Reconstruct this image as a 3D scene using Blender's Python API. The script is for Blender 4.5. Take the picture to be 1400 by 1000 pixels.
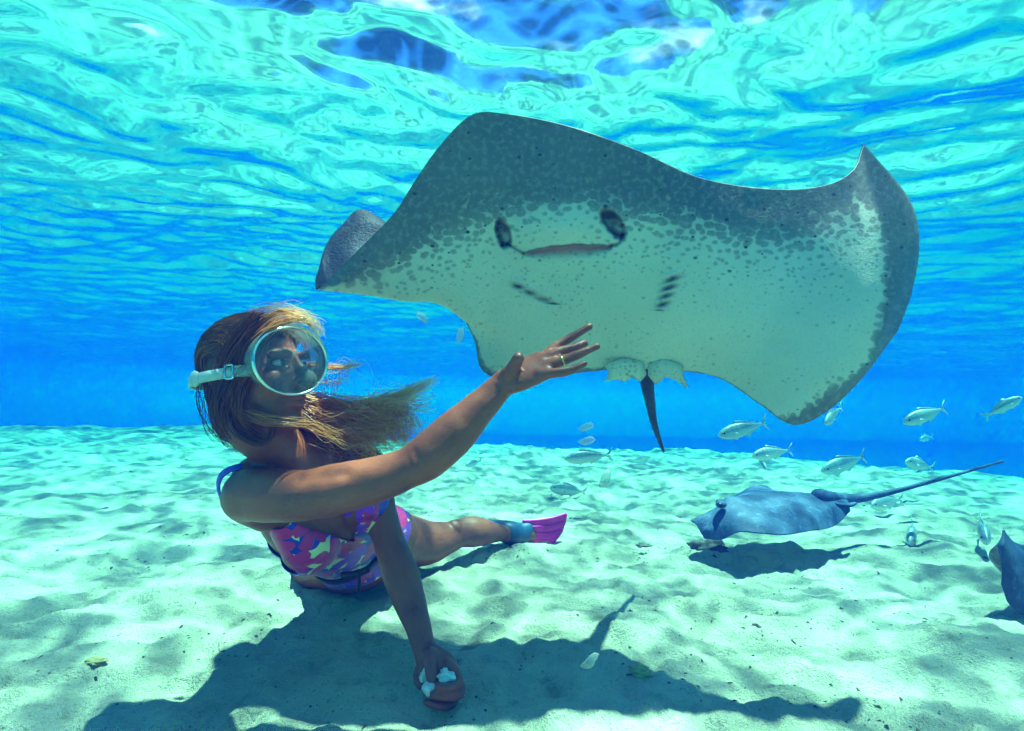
import bpy, math, random
import numpy as np
from mathutils import Vector, Matrix

random.seed(7)
rng = np.random.default_rng(7)
scene = bpy.context.scene
col = scene.collection
for o in list(bpy.data.objects):
    bpy.data.objects.remove(o)

# ------------------------------------------------------------------ camera
CAM = np.array([0.0, 0.0, 0.56])
FPX = 700.0                                   # focal length in pixels of the 1400 px wide frame
PITCH = math.atan(45 / 700)
ROLL = math.radians(1.0)
_f = np.array([0, math.cos(PITCH), math.sin(PITCH)])
_u0 = np.array([0, -math.sin(PITCH), math.cos(PITCH)])
_r0 = np.array([1.0, 0, 0])
_r = _r0 * math.cos(ROLL) + _u0 * math.sin(ROLL)
_u = -_r0 * math.sin(ROLL) + _u0 * math.cos(ROLL)
cam_data = bpy.data.cameras.new('camera')
cam = bpy.data.objects.new('camera', cam_data)
col.objects.link(cam)
cam.matrix_world = Matrix(((_r[0], _u[0], -_f[0], CAM[0]), (_r[1], _u[1], -_f[1], CAM[1]),
                           (_r[2], _u[2], -_f[2], CAM[2]), (0, 0, 0, 1)))
cam_data.sensor_width = 36
cam_data.lens = 36 * FPX / 1400
cam_data.clip_start = 0.02
cam_data.clip_end = 500
scene.camera = cam

def P(x, y, d):
    """a point at picture position x, y and at depth d metres in front of the camera"""
    return CAM + d * (_f + (x - 700) / FPX * _r + (500 - y) / FPX * _u)

def PA(a):
    a = np.asarray(a, float)
    return CAM + a[..., 2:3] * (_f + (a[..., 0:1] - 700) / FPX * _r + (500 - a[..., 1:2]) / FPX * _u)

# ------------------------------------------------------------------ sky, sun, exposure
SUN_DIR = np.array([-0.20, -0.06, -1.0]); SUN_DIR /= np.linalg.norm(SUN_DIR)   # the way the light travels
sun_elev = math.asin(-SUN_DIR[2])
world = bpy.data.worlds.new('World'); scene.world = world; world.use_nodes = True
wn, wl = world.node_tree.nodes, world.node_tree.links
bg = wn['Background']
sky = wn.new('ShaderNodeTexSky'); sky.sky_type = 'NISHITA'; sky.sun_disc = False
sky.dust_density = 0.0; sky.ozone_density = 1.5; sky.air_density = .85; sky.altitude = 2000; sky.sun_elevation = sun_elev
sky.sun_rotation = math.atan2(-SUN_DIR[0], -SUN_DIR[1])
def wnode(t, **kw):
    n = wn.new('ShaderNode' + t)
    for k, v in kw.items(): setattr(n, k, v)
    return n
tint = wnode('Mix', data_type='RGBA', blend_type='MULTIPLY'); tint.inputs[0].default_value = 1; tint.inputs[7].default_value = (.22, .58, 1.0, 1)
wl.new(sky.outputs[0], tint.inputs[6])
# fair-weather clouds
cn_ = wnode('TexNoise'); cn_.inputs['Scale'].default_value = 3.4; cn_.inputs['Detail'].default_value = 6
mp_ = wnode('Mapping'); mp_.inputs['Scale'].default_value = (1, 1, 2.2); mp_.inputs['Location'].default_value = (.35, .1, .6)
wl.new(wnode('TexCoord').outputs['Generated'], mp_.inputs[0]); wl.new(mp_.outputs[0], cn_.inputs['Vector'])
cr_ = wnode('MapRange', interpolation_type='SMOOTHSTEP'); cr_.inputs[1].default_value = .54; cr_.inputs[2].default_value = .66
wl.new(cn_.outputs[0], cr_.inputs[0])
cl_ = wnode('Mix', data_type='RGBA'); wl.new(cr_.outputs[0], cl_.inputs[0]); wl.new(tint.outputs[2], cl_.inputs[6]); cl_.inputs[7].default_value = (5.0, 5.2, 5.2, 1)
wl.new(cl_.outputs[2], bg.inputs[0]); bg.inputs[1].default_value = 0.15
sd = bpy.data.lights.new('sun', 'SUN'); sd.energy = 5.0; sd.angle = math.radians(0.9); sd.color = (1.0, 0.95, 0.78)
sun = bpy.data.objects.new('sun', sd); col.objects.link(sun)
sun.rotation_euler = Vector(SUN_DIR).to_track_quat('-Z', 'Y').to_euler()
sun.location = (0, 0, 12)
scene.view_settings.view_transform = 'Standard'
scene.view_settings.look = 'None'
scene.view_settings.gamma = 1
scene.view_settings.use_curve_mapping = False
scene.view_settings.exposure = 2.28
cy = scene.cycles
cy.use_denoising = True
cy.use_adaptive_sampling = True; cy.adaptive_threshold = .02; cy.adaptive_min_samples = 16
cy.max_bounces = 6; cy.diffuse_bounces = 3; cy.glossy_bounces = 3; cy.transmission_bounces = 2
cy.volume_bounces = 1; cy.transparent_max_bounces = 12
cy.caustics_reflective = True; cy.blur_glossy = 1.0; cy.caustics_refractive = False
cy.sample_clamp_indirect = 6
SURF_Z = 1.92

# ------------------------------------------------------------------ helpers
def smooth(a, b, x):
    t = np.clip((np.asarray(x, float) - a) / (b - a), 0, 1)
    return t * t * (3 - 2 * t)

_perm = np.random.default_rng(3).permutation(512)
_perm = np.concatenate([_perm, _perm, _perm])
def perlin(x, y):
    xi, yi = np.floor(x).astype(int), np.floor(y).astype(int)
    xf, yf = x - xi, y - yi
    xi &= 511; yi &= 511
    def g(ix, iy, dx, dy):
        a = _perm[_perm[ix & 511] + (iy & 511)] * (2 * math.pi / 512)
        return np.cos(a) * dx + np.sin(a) * dy
    s = xf * xf * xf * (xf * (xf * 6 - 15) + 10); t = yf * yf * yf * (yf * (yf * 6 - 15) + 10)
    n0 = g(xi, yi, xf, yf) * (1 - s) + g(xi + 1, yi, xf - 1, yf) * s
    n1 = g(xi, yi + 1, xf, yf - 1) * (1 - s) + g(xi + 1, yi + 1, xf - 1, yf - 1) * s
    return (n0 * (1 - t) + n1 * t) * 1.4

def fbm(x, y, oct=4, gain=0.5):
    v = 0; a = 1
    for i in range(oct):
        v = v + a * perlin(x * 2 ** i + 17.3 * i, y * 2 ** i + 5.1 * i); a *= gain
    return v

def catmull(pts, n, closed=False):
    """n points along a Catmull-Rom curve through the rows of pts (any number of columns)"""
    p = np.asarray(pts, float); m = len(p)
    q = np.vstack([2 * p[0] - p[1], p, 2 * p[-1] - p[-2]])
    t = np.linspace(0, m - 1, n); i = np.minimum(t.astype(int), m - 2); f = (t - i)[:, None]
    a, b, c, d = q[i], q[i + 1], q[i + 2], q[i + 3]
    return 0.5 * (2 * b + (c - a) * f + (2 * a - 5 * b + 4 * c - d) * f ** 2 + (3 * b - a - 3 * c + d) * f ** 3)

def catmull_grid(net, nu, nv):
    net = np.asarray(net, float)                    # columns x rows x 3
    a = np.stack([catmull(net[:, j], nu) for j in range(net.shape[1])], 1)
    return np.stack([catmull(a[i], nv) for i in range(nu)], 0)

def unit(v):
    v = np.asarray(v, float)
    return v / (np.linalg.norm(v, axis=-1, keepdims=True) + 1e-12)

class MB:
    """collects polygons for one mesh"""
    def __init__(s): s.v = []; s.f = []; s.n = 0; s.mi = []
    def add(s, v, f, mi=0):
        v = np.asarray(v, float).reshape(-1, 3)
        s.v.append(v); s.f += [tuple(int(i) + s.n for i in q) for q in f]; s.mi += [mi] * len(f); s.n += len(v)
        return s
    def loft(s, rings, mi=0, cap=True):
        rings = np.asarray(rings, float); m, k = rings.shape[:2]
        f = [(i * k + j, i * k + (j + 1) % k, (i + 1) * k + (j + 1) % k, (i + 1) * k + j) for i in range(m - 1) for j in range(k)]
        v = rings.reshape(-1, 3)
        if cap:
            v = np.vstack([v, rings[0].mean(0), rings[-1].mean(0)])
            f += [(m * k, (j + 1) % k, j) for j in range(k)]
            f += [(m * k + 1, (m - 1) * k + j, (m - 1) * k + (j + 1) % k) for j in range(k)]
        return s.add(v, f, mi)
    def tube(s, pts, ra, rb=None, wdir=None, n=None, k=16, mi=0, round_ends=True):
        """tapered tube of elliptical section: ra along wdir, rb across it"""
        pts = np.asarray(pts, float); ra = np.asarray(ra, float) * np.ones(len(pts))
        rb = ra if rb is None else np.asarray(rb, float) * np.ones(len(pts))
        n = n or max(8, 6 * len(pts))
        c = catmull(np.column_stack([pts, ra, rb]), n)
        p, a, b = c[:, :3], np.maximum(c[:, 3], 1e-5), np.maximum(c[:, 4], 1e-5)
        if round_ends:
            t0, t1 = unit(p[0] - p[1]), unit(p[-1] - p[-2])
            e0 = [(p[0] + t0 * min(a[0], b[0]) * math.sin(h), math.cos(h)) for h in (1.45, 1.2, .9, .55, .25)]
            e1 = [(p[-1] + t1 * min(a[-1], b[-1]) * math.sin(h), math.cos(h)) for h in (.25, .55, .9, 1.2, 1.45)]
            a = np.concatenate([[a[0] * q for _, q in e0], a, [a[-1] * q for _, q in e1]])
            b = np.concatenate([[b[0] * q for _, q in e0], b, [b[-1] * q for _, q in e1]])
            p = np.vstack([[x for x, _ in e0], p, [x for x, _ in e1]])
        T = unit(np.gradient(p, axis=0))
        if wdir is None:
            w = np.array([0, 0, 1.0]) if abs(T[0][2]) < .9 else np.array([1.0, 0, 0])
            W = []
            for t in T:
                w = w - t * np.dot(w, t); w = w / np.linalg.norm(w); W.append(w)
            W = np.array(W)
        else:
            wd = np.asarray(wdir, float)
            W = unit(wd - T * (T @ wd)[:, None])
        N = np.cross(T, W)
        th = np.linspace(0, 2 * math.pi, k, endpoint=False)
        rings = p[:, None, :] + W[:, None, :] * (a[:, None] * np.cos(th))[..., None] + N[:, None, :] * (b[:, None] * np.sin(th))[..., None]
        return s.loft(rings, mi)
    def ellipsoid(s, c, r, axes=None, nu=20, nv=12, mi=0):
        axes = np.eye(3) if axes is None else np.asarray(axes, float)      # rows
        ph = np.linspace(-math.pi / 2 + .12, math.pi / 2 - .12, nv); th = np.linspace(0, 2 * math.pi, nu, endpoint=False)
        q = np.stack([np.cos(ph)[:, None] * np.cos(th) * r[0], np.cos(ph)[:, None] * np.sin(th) * r[1], np.sin(ph)[:, None] * np.ones(nu) * r[2]], -1)
        return s.loft(np.asarray(c) + q @ axes, mi)
    def mesh(s, name, smooth_shade=True):
        me = bpy.data.meshes.new(name)
        v = np.vstack(s.v)
        me.from_pydata(v.tolist(), [], s.f); me.update()
        if smooth_shade: me.polygons.foreach_set('use_smooth', [True] * len(me.polygons))
        me.polygons.foreach_set('material_index', s.mi)
        return me
    def build(s, name, mats, parent=None, smooth_shade=True):
        return obj(name, s.mesh(name, smooth_shade), mats, parent)

def obj(name, me, mats, parent=None):
    if not isinstance(mats, (list, tuple)): mats = [mats]
    for m in mats: me.materials.append(m)
    o = bpy.data.objects.new(name, me); col.objects.link(o)
    if parent: o.parent = parent
    return o

def tag(o, label=None, cat=None, group=None, kind=None):
    if label: o['label'] = label
    if cat: o['category'] = cat
    if group: o['group'] = group
    if kind: o['kind'] = kind
    return o

def empty(name, loc):
    o = bpy.data.objects.new(name, None); o.empty_display_size = .05; col.objects.link(o)
    o.location = Vector(loc); return o

def adopt(child, root):
    """parent a mesh that was built in world coordinates"""
    child.parent = root; child.matrix_parent_inverse = Matrix.Translation(root.location).inverted()
    return child

def remesh(mb, voxel, it=4):
    me = mb.mesh('raw'); o = bpy.data.objects.new('raw', me); col.objects.link(o)
    m = o.modifiers.new('r', 'REMESH'); m.mode = 'VOXEL'; m.voxel_size = voxel; m.use_smooth_shade = True
    m = o.modifiers.new('s', 'SMOOTH'); m.iterations = it; m.factor = .5
    dg = bpy.context.evaluated_depsgraph_get()
    out = bpy.data.meshes.new_from_object(o.evaluated_get(dg))
    bpy.data.objects.remove(o); bpy.data.meshes.remove(me)
    out.polygons.foreach_set('use_smooth', [True] * len(out.polygons))
    return out

def get_co(me):
    a = np.empty(len(me.vertices) * 3); me.vertices.foreach_get('co', a); return a.reshape(-1, 3)
def get_no(me):
    a = np.empty(len(me.vertices) * 3); me.vertices.foreach_get('normal', a); return a.reshape(-1, 3)
def set_co(me, a):
    me.vertices.foreach_set('co', np.ascontiguousarray(a).ravel()); me.update()
def attr(me, name, vals):
    at = me.attributes.new(name, 'FLOAT', 'POINT'); at.data.foreach_set('value', np.ascontiguousarray(vals, dtype=np.float32))
def set_uv(me, uv):
    l = me.uv_layers.new(name='UVMap'); idx = np.empty(len(me.loops), int); me.loops.foreach_get('vertex_index', idx)
    l.data.foreach_set('uv', np.ascontiguousarray(np.asarray(uv)[idx], dtype=np.float32).ravel())

# ------------------------------------------------------------------ materials
class NT:
    def __init__(s, name):
        s.m = bpy.data.materials.new(name); s.m.use_nodes = True
        s.t = s.m.node_tree; s.n = s.t.nodes; s.l = s.t.links
        s.bsdf = s.n['Principled BSDF']; s.out = s.n['Material Output']
    def node(s, typ, **kw):
        n = s.n.new('ShaderNode' + typ)
        for k, v in kw.items(): setattr(n, k, v)
        return n
    def set(s, sock, v):
        if isinstance(v, bpy.types.NodeSocket): s.l.new(v, sock)
        elif isinstance(v, (int, float)): sock.default_value = v
        else:
            v = tuple(v)
            if sock.type == 'RGBA' and len(v) == 3: v += (1,)
            sock.default_value = v
    def math(s, op, a, b=0.0, c=None, clamp=False):
        n = s.node('Math', operation=op); n.use_clamp = clamp
        s.set(n.inputs[0], a); s.set(n.inputs[1], b)
        if c is not None: s.set(n.inputs[2], c)
        return n.outputs[0]
    def mix(s, f, a, b, blend='MIX'):
        n = s.node('Mix', data_type='RGBA', blend_type=blend)
        s.set(n.inputs[0], f); s.set(n.inputs[6], a); s.set(n.inputs[7], b)
        return n.outputs[2]
    def noise(s, vec, scale, detail=4, rough=.55, dist=0, dims='3D'):
        n = s.node('TexNoise', noise_dimensions=dims)
        if vec is not None: s.set(n.inputs['Vector'], vec)
        n.inputs['Scale'].default_value = scale; n.inputs['Detail'].default_value = detail
        n.inputs['Roughness'].default_value = rough; n.inputs['Distortion'].default_value = dist
        return n.outputs[0]
    def voro(s, vec, scale, feature='F1', out='Distance', dims='3D', rand=1.0):
        n = s.node('TexVoronoi', voronoi_dimensions=dims, feature=feature)
        if vec is not None: s.set(n.inputs['Vector'], vec)
        n.inputs['Scale'].default_value = scale; n.inputs['Randomness'].default_value = rand
        return n.outputs[out]
    def ramp(s, f, stops, interp='LINEAR'):
        n = s.node('ValToRGB'); n.color_ramp.interpolation = interp
        e = n.color_ramp.elements
        while len(e) > 1: e.remove(e[-1])
        for i, (p, c) in enumerate(stops):
            k = e[0] if i == 0 else e.new(p)
            k.position = p; k.color = tuple(c) + (1,) if len(c) == 3 else c
        s.set(n.inputs[0], f); return n.outputs[0]
    def rng(s, f, a, b, c=0.0, d=1.0, interp='SMOOTHSTEP'):
        n = s.node('MapRange', interpolation_type=interp)
        for i, v in enumerate((f, a, b, c, d)): s.set(n.inputs[i], v)
        return n.outputs[0]
    def bump(s, h, strength=.3, dist=.01, nrm=None):
        n = s.node('Bump'); n.inputs['Strength'].default_value = strength; n.inputs['Distance'].default_value = dist
        s.set(n.inputs['Height'], h)
        if nrm is not None: s.set(n.inputs['Normal'], nrm)
        return n.outputs[0]
    def coord(s, which='Object'): return s.node('TexCoord').outputs[which]
    def att(s, name): return s.node('Attribute', attribute_name=name).outputs['Fac']
    def scale(s, vec, v):
        n = s.node('Mapping'); s.set(n.inputs[0], vec); n.inputs['Scale'].default_value = v; return n.outputs[0]
    def p(s, **kw):
        for k, v in kw.items(): s.set(s.bsdf.inputs[k.replace('_', ' ')], v)
        return s.m

def plain(name, c, rough=.5, var=.15, scale=40, **kw):
    t = NT(name); v = t.noise(t.coord(), scale, 3)
    k = t.rng(v, .3, .7, 1 - var, 1 + var, 'LINEAR')
    mm = t.node('VectorMath', operation='SCALE'); t.set(mm.inputs[0], c); t.set(mm.inputs['Scale'], k)
    return t.p(Base_Color=mm.outputs[0], Roughness=rough, Normal=t.bump(v, .15, .002), **kw)

def mat_sand():
    t = NT('sand'); c = t.coord()
    big = t.noise(c, 2.3, 5, .6); mid = t.noise(c, 11, 6, .65); grain = t.noise(c, 420, 2, .6); gr2 = t.noise(c, 130, 3, .7)
    base = t.mix(t.rng(big, .38, .64), (.58, .53, .40), (.39, .365, .27))
    base = t.mix(t.rng(mid, .52, .72), base, (.27, .26, .19))
    base = t.mix(t.rng(gr2, .60, .74), base, (.20, .20, .16))
    base = t.mix(t.rng(gr2, .40, .28), base, (.60, .56, .48))
    base = t.mix(t.rng(grain, .62, .8), base, (.15, .14, .11))
    speck = t.voro(c, 46, 'F1'); sel = t.noise(c, 7, 3)
    base = t.mix(t.math('MULTIPLY', t.rng(speck, .16, .10), t.rng(sel, .52, .62)), base, (.09, .09, .07))
    # dark patches, denser with distance: the water's haze fade painted into the sand
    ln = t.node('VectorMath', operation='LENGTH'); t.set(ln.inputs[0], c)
    haze_fade = t.math('ADD', t.noise(c, 1.7, 6, .7), t.rng(ln.outputs['Value'], 4.8, 8.0, -.26, .20, 'LINEAR'))
    base = t.mix(t.math('MULTIPLY', t.rng(haze_fade, .42, .66), .75), base, (.15, .17, .125))
    h = t.math('ADD', t.math('MULTIPLY', mid, .6), t.math('ADD', t.math('MULTIPLY', gr2, .25), t.math('MULTIPLY', grain, .12)))
    n = t.bump(h, 1.0, .045)
    return t.p(Base_Color=base, Roughness=.95, Normal=n, Specular_IOR_Level=.1)

def mat_surface():
    """rippled water seen from below: sky inside the window, mirror outside it; an added pattern in its transparency dapples the sunlight"""
    t = NT('water_surface'); c = t.coord()
    d1 = t.node('TexNoise', noise_dimensions='2D'); t.set(d1.inputs['Vector'], c); d1.inputs['Scale'].default_value = 2.2; d1.inputs['Detail'].default_value = 1
    sc = t.node('VectorMath', operation='MULTIPLY_ADD'); t.set(sc.inputs[0], d1.outputs['Color']); t.set(sc.inputs[1], (.34, .34, 0)); t.set(sc.inputs[2], c)
    cc = t.scale(sc.outputs[0], (1, 1.6, 1))
    e1 = t.voro(cc, 5.0, 'F1', dims='2D'); e2 = t.voro(cc, 12.0, 'F1', dims='2D')
    l1 = t.rng(e1, .25, .75); l2 = t.rng(e2, .2, .7)
    dapple = t.math('ADD', t.math('MULTIPLY', l1, .50), t.math('MULTIPLY', l2, .34))  # made-up cell pattern for the transparency, imitating caustics; not driven by the waves
    dapple = t.math('ADD', dapple, t.rng(d1.outputs[0], .35, .65, -.05, .32))
    tr = t.rng(dapple, .12, .90, .16, 1.0, 'LINEAR')
    fr = t.node('Fresnel'); fr.inputs[0].default_value = 1.333
    tb = t.node('BsdfTransparent'); comb = t.node('CombineColor')
    for i in range(3): t.set(comb.inputs[i], tr)
    t.set(tb.inputs[0], comb.outputs[0])
    gl = t.node('BsdfGlossy'); gl.inputs['Roughness'].default_value = .075; gl.inputs['Color'].default_value = (.97, .97, .97, 1)
    mx = t.node('MixShader'); t.set(mx.inputs[0], fr.outputs[0]); t.l.new(tb.outputs[0], mx.inputs[1]); t.l.new(gl.outputs[0], mx.inputs[2])
    t.l.new(mx.outputs[0], t.out.inputs[0])
    return t.m

def mat_water(sig_s, sig_a):
    t = NT('water_body'); t.n.remove(t.bsdf)
    D = 1.0
    v = t.node('VolumePrincipled'); v.inputs['Density'].default_value = D
    cs = [x / D for x in sig_s]; ab = [(1 - a / D / (1 - c)) ** 2 for a, c in zip(sig_a, cs)]
    v.inputs['Color'].default_value = (*cs, 1); v.inputs['Absorption Color'].default_value = (*ab, 1)
    v.inputs['Density Attribute'].default_value = ''; v.inputs['Temperature Attribute'].default_value = ''
    v.inputs['Anisotropy'].default_value = 0.0
    t.l.new(v.outputs[0], t.out.inputs['Volume'])
    return t.m

def mat_skin():
    t = NT('skin'); c = t.coord()
    v = t.noise(c, 9, 4, .6); f = t.noise(c, 320, 2, .6); fr = t.voro(c, 85, 'F1')
    base = t.mix(t.rng(v, .3, .7), (.33, .068, .028), (.21, .043, .018))
    base = t.mix(t.math('MULTIPLY', t.rng(t.noise(c, 60, 4, .7), .5, .75), .45), base, (.36, .09, .045))
    base = t.mix(t.math('MULTIPLY', t.rng(fr, .12, .06), t.rng(t.noise(c, 20, 2), .55, .65)), base, (.16, .06, .03))
    base = t.mix(t.att('lips'), base, (.50, .06, .07))
    return t.p(Base_Color=base, Roughness=t.rng(f, .3, .7, .38, .55), Normal=t.bump(t.math('ADD', f, t.math('ADD', t.math('MULTIPLY', v, 1.5), t.math('MULTIPLY', t.noise(c, 75, 3, .6), .7))), .22, .003),
               Subsurface_Weight=.12, Subsurface_Radius=(.012, .005, .003), Subsurface_Scale=.5)

def mat_belly():
    t = NT('ray_belly'); uv = t.coord('UV')
    D = t.att('dark'); st = t.scale(uv, (1, 1.35, 1))
    w = t.node('TexNoise'); t.set(w.inputs['Vector'], st); w.inputs['Scale'].default_value = 22; w.inputs['Detail'].default_value = 3
    wv = t.node('VectorMath', operation='MULTIPLY_ADD'); t.set(wv.inputs[0], w.outputs['Color']); t.set(wv.inputs[1], (.022, .022, 0)); t.set(wv.inputs[2], st)
    v1 = t.voro(wv.outputs[0], 78, 'F1', dims='2D')
    n1 = t.noise(uv, 16, 5, .65, dims='2D')
    dd = t.math('ADD', D, t.math('MULTIPLY', t.math('SUBTRACT', n1, .5), .75))
    # a spot grows with the darkness field until the spots run together
    spot = t.rng(t.math('SUBTRACT', t.math('MULTIPLY', dd, 1.0), v1), -.16, .12)
    v2 = t.voro(st, 42, 'F1', dims='2D'); sel = t.voro(st, 42, 'F1', 'Color', dims='2D')
    sep = t.node('SeparateColor'); t.set(sep.inputs[0], sel)
    dot = t.math('MULTIPLY', t.rng(t.math('SUBTRACT', v2, t.math('MULTIPLY', sep.outputs[1], .09)), .07, .0), t.rng(sep.outputs[0], .70, .72))
    fine = t.noise(uv, 260, 2, .6, dims='2D'); cloud = t.noise(uv, 6, 4, .6, dims='2D')
    pale = t.mix(t.rng(cloud, .3, .75), (.58, .50, .41), (.49, .44, .36))
    pale = t.mix(t.rng(fine, .55, .8), pale, (.40, .40, .32))
    dark = t.mix(t.rng(cloud, .3, .7), (.15, .125, .125), (.105, .092, .10))
    dark = t.mix(t.rng(t.noise(uv, 120, 3, .6, dims='2D'), .45, .7), dark, (.20, .175, .165))
    grad = t.rng(dd, .25, 1.0, 0, .75); base = t.mix(grad, pale, dark)
    base = t.mix(t.math('MULTIPLY', spot, t.rng(D, .1, .9, .55, .95)), base, dark)
    base = t.mix(t.math('MULTIPLY', dot, t.rng(D, .05, .3, .35, 1)), base, (.035, .035, .045))
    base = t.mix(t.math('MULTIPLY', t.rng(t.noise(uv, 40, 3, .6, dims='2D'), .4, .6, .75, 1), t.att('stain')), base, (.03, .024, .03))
    base = t.mix(t.att('flesh'), base, (.42, .13, .12))
    return t.p(Base_Color=base, Roughness=.5, Normal=t.bump(t.math('ADD', fine, t.math('MULTIPLY', n1, .6)), .2, .004), Specular_IOR_Level=.35)

def mat_back(name='ray_back', a=(.013, .018, .034), b=(.028, .036, .058)):
    t = NT(name); c = t.coord()
    n1 = t.noise(c, 14, 5, .6); n2 = t.noise(c, 160, 2, .6); v = t.voro(c, 60, 'F1')
    base = t.mix(t.rng(n1, .3, .7), a, b)
    base = t.mix(t.math('MULTIPLY', t.rng(v, .2, .1), .6), base, tuple(x * .5 for x in a))
    base = t.mix(t.math('MULTIPLY', t.rng(t.noise(c, 34, 5, .7, .8), .52, .68), .7), base, tuple(x * 1.9 for x in b))
    return t.p(Base_Color=base, Roughness=.6, Normal=t.bump(t.math('ADD', n2, n1), .35, .006), Specular_IOR_Level=.2)

def mat_suit():
    t = NT('floral_swimsuit'); uv = t.coord('UV')
    w = t.node('TexNoise', noise_dimensions='2D'); t.set(w.inputs['Vector'], uv); w.inputs['Scale'].default_value = 30
    wv = t.node('VectorMath', operation='MULTIPLY_ADD'); t.set(wv.inputs[0], w.outputs['Color']); t.set(wv.inputs[1], (.012, .012, 0)); t.set(wv.inputs[2], uv)
    def flowers(scale, petals, off):
        mp = t.node('Mapping'); t.set(mp.inputs[0], wv.outputs[0]); mp.inputs['Location'].default_value = (off, off * .7, 0)
        vn = t.node('TexVoronoi', voronoi_dimensions='2D'); t.set(vn.inputs['Vector'], mp.outputs[0]); vn.inputs['Scale'].default_value = scale
        df = t.node('VectorMath', operation='SUBTRACT'); t.set(df.inputs[0], mp.outputs[0]); t.set(df.inputs[1], vn.outputs['Position'])
        sx = t.node('SeparateXYZ'); t.set(sx.inputs[0], df.outputs[0])
        ang = t.math('ARCTAN2', sx.outputs[1], sx.outputs[0])
        sc = t.node('SeparateColor'); t.set(sc.inputs[0], vn.outputs['Color'])
        pet = t.math('ABSOLUTE', t.math('COSINE', t.math('ADD', t.math('MULTIPLY', ang, petals / 2), t.math('MULTIPLY', sc.outputs[1], 6))))
        rad = t.math('MULTIPLY', t.math('ADD', t.math('MULTIPLY', pet, .42), .22), 1.15)
        inside = t.rng(t.math('SUBTRACT', rad, vn.outputs['Distance']), -.02, .03)
        vein = t.rng(pet, .05, .35, .55, 1.0)
        return inside, sc.outputs[0], vein, vn.outputs['Distance']
    i1, c1, v1, d1 = flowers(14.5, 5, 0.0)
    i2, c2, v2, d2 = flowers(18, 5, 3.37)
    cols = [(0, (.22, .003, .52)), (.28, (.70, .003, .17)), (.48, (.005, .008, .44)), (.66, (.36, .004, .60)), (.90, (.75, .004, .12))]
    colsb = [(0, (.005, .008, .42)), (.45, (.20, .003, .52)), (.72, (.68, .004, .18)), (.88, (.008, .015, .5))]
    def shade(cl, v, d):
        k = t.node('VectorMath', operation='SCALE'); t.set(k.inputs[0], cl); t.set(k.inputs['Scale'], t.math('MULTIPLY', v, t.rng(d, 0, .25, .6, 1.0))); return k.outputs[0]
    base = t.mix(i2, (.80, .66, .30), shade(t.ramp(c2, colsb, 'CONSTANT'), v2, d2))
    base = t.mix(i1, base, shade(t.ramp(c1, cols, 'CONSTANT'), v1, d1))
    fab = t.noise(t.scale(uv, (1, 1, 1)), 900, 2, dims='2D')
    return t.p(Base_Color=base, Roughness=.42, Normal=t.bump(t.math('ADD', fab, t.math('MULTIPLY', t.noise(uv, 26, 3, dims='2D'), 2)), .15, .003), Sheen_Weight=.2)

def mat_hair():
    t = NT('hair'); r = t.att('tint')
    base = t.ramp(r, [(0, (.05, .016, .009)), (.35, (.24, .055, .015)), (.65, (.72, .21, .045)), (1, (.95, .55, .20))])
    return t.p(Base_Color=base, Roughness=.38, Specular_IOR_Level=.45)

def mat_clear(name, tint, refl=1.45, cover=0.0, cover_col=(.8, .8, .8)):
    t = NT(name)
    fr = t.node('Fresnel'); fr.inputs[0].default_value = refl
    tb = t.node('BsdfTransparent'); tb.inputs[0].default_value = (*tint, 1)
    gl = t.node('BsdfGlossy'); gl.inputs['Roughness'].default_value = .04
    mx = t.node('MixShader'); t.l.new(fr.outputs[0], mx.inputs[0]); t.l.new(tb.outputs[0], mx.inputs[1]); t.l.new(gl.outputs[0], mx.inputs[2])
    last = mx
    if cover:
        t.set(t.bsdf.inputs['Base Color'], cover_col); t.bsdf.inputs['Roughness'].default_value = .3
        m2 = t.node('MixShader')
        c = t.noise(t.coord(), 30, 3); t.set(m2.inputs[0], t.rng(c, .3, .7, cover * .8, min(1, cover * 1.2), 'LINEAR'))
        t.l.new(mx.outputs[0], m2.inputs[1]); t.l.new(t.bsdf.outputs[0], m2.inputs[2]); last = m2
    t.l.new(last.outputs[0], t.out.inputs[0]); return t.m

M = dict(
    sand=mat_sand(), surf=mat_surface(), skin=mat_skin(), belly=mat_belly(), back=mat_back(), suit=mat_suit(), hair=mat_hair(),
    back2=mat_back('small_ray_back', (.026, .050, .105), (.052, .088, .165)),
    dark=plain('dark_recess', (.022, .018, .022), .6), flesh=plain('mouth_flesh', (.20, .085, .085), .5),
    gill=plain('gill_fold', (.13, .115, .105), .6), steel=plain('steel_rim', (.62, .66, .66), .18, .05, Metallic=.9),
    lens=mat_clear('mask_glass', (.94, .98, .98), 1.35, .025, (.75, .85, .85)), silicone=mat_clear('clear_silicone', (.85, .9, .88), 1.35, .24, (.55, .60, .55)),
    nosep=mat_clear('clear_nose_pocket', (.92, .95, .93), 1.3, .12, (.6, .65, .6)),
    strap=plain('strap_rubber', (.42, .48, .46), .45), belt=plain('black_webbing', (.012, .012, .016), .6),
    finpink=plain('magenta_rubber', (.80, .008, .34), .4), finblue=plain('navy_rubber', (.018, .06, .14), .45),
    gold=plain('gold', (.75, .55, .18), .25, .05, Metallic=1.0), bait=plain('bait_flesh', (.62, .60, .58), .5, .2),
    fish=None, rubble=plain('dark_rubble', (.075, .068, .05), .9, .6, 30), eye=plain('dark_eye', (.012, .012, .014), .15),
    eyew=plain('eye_white', (.6, .58, .55), .25), purple=plain('purple_strap', (.26, .02, .45), .5), bluestrap=plain('blue_strap', (.03, .06, .55), .5),
    chip=plain('sea_debris', (.05, .045, .03), .9, .5, 60), scrap=mat_clear('scrap', (.85, .9, .9), 1.2, .28, (.6, .66, .62)),
)
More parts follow.
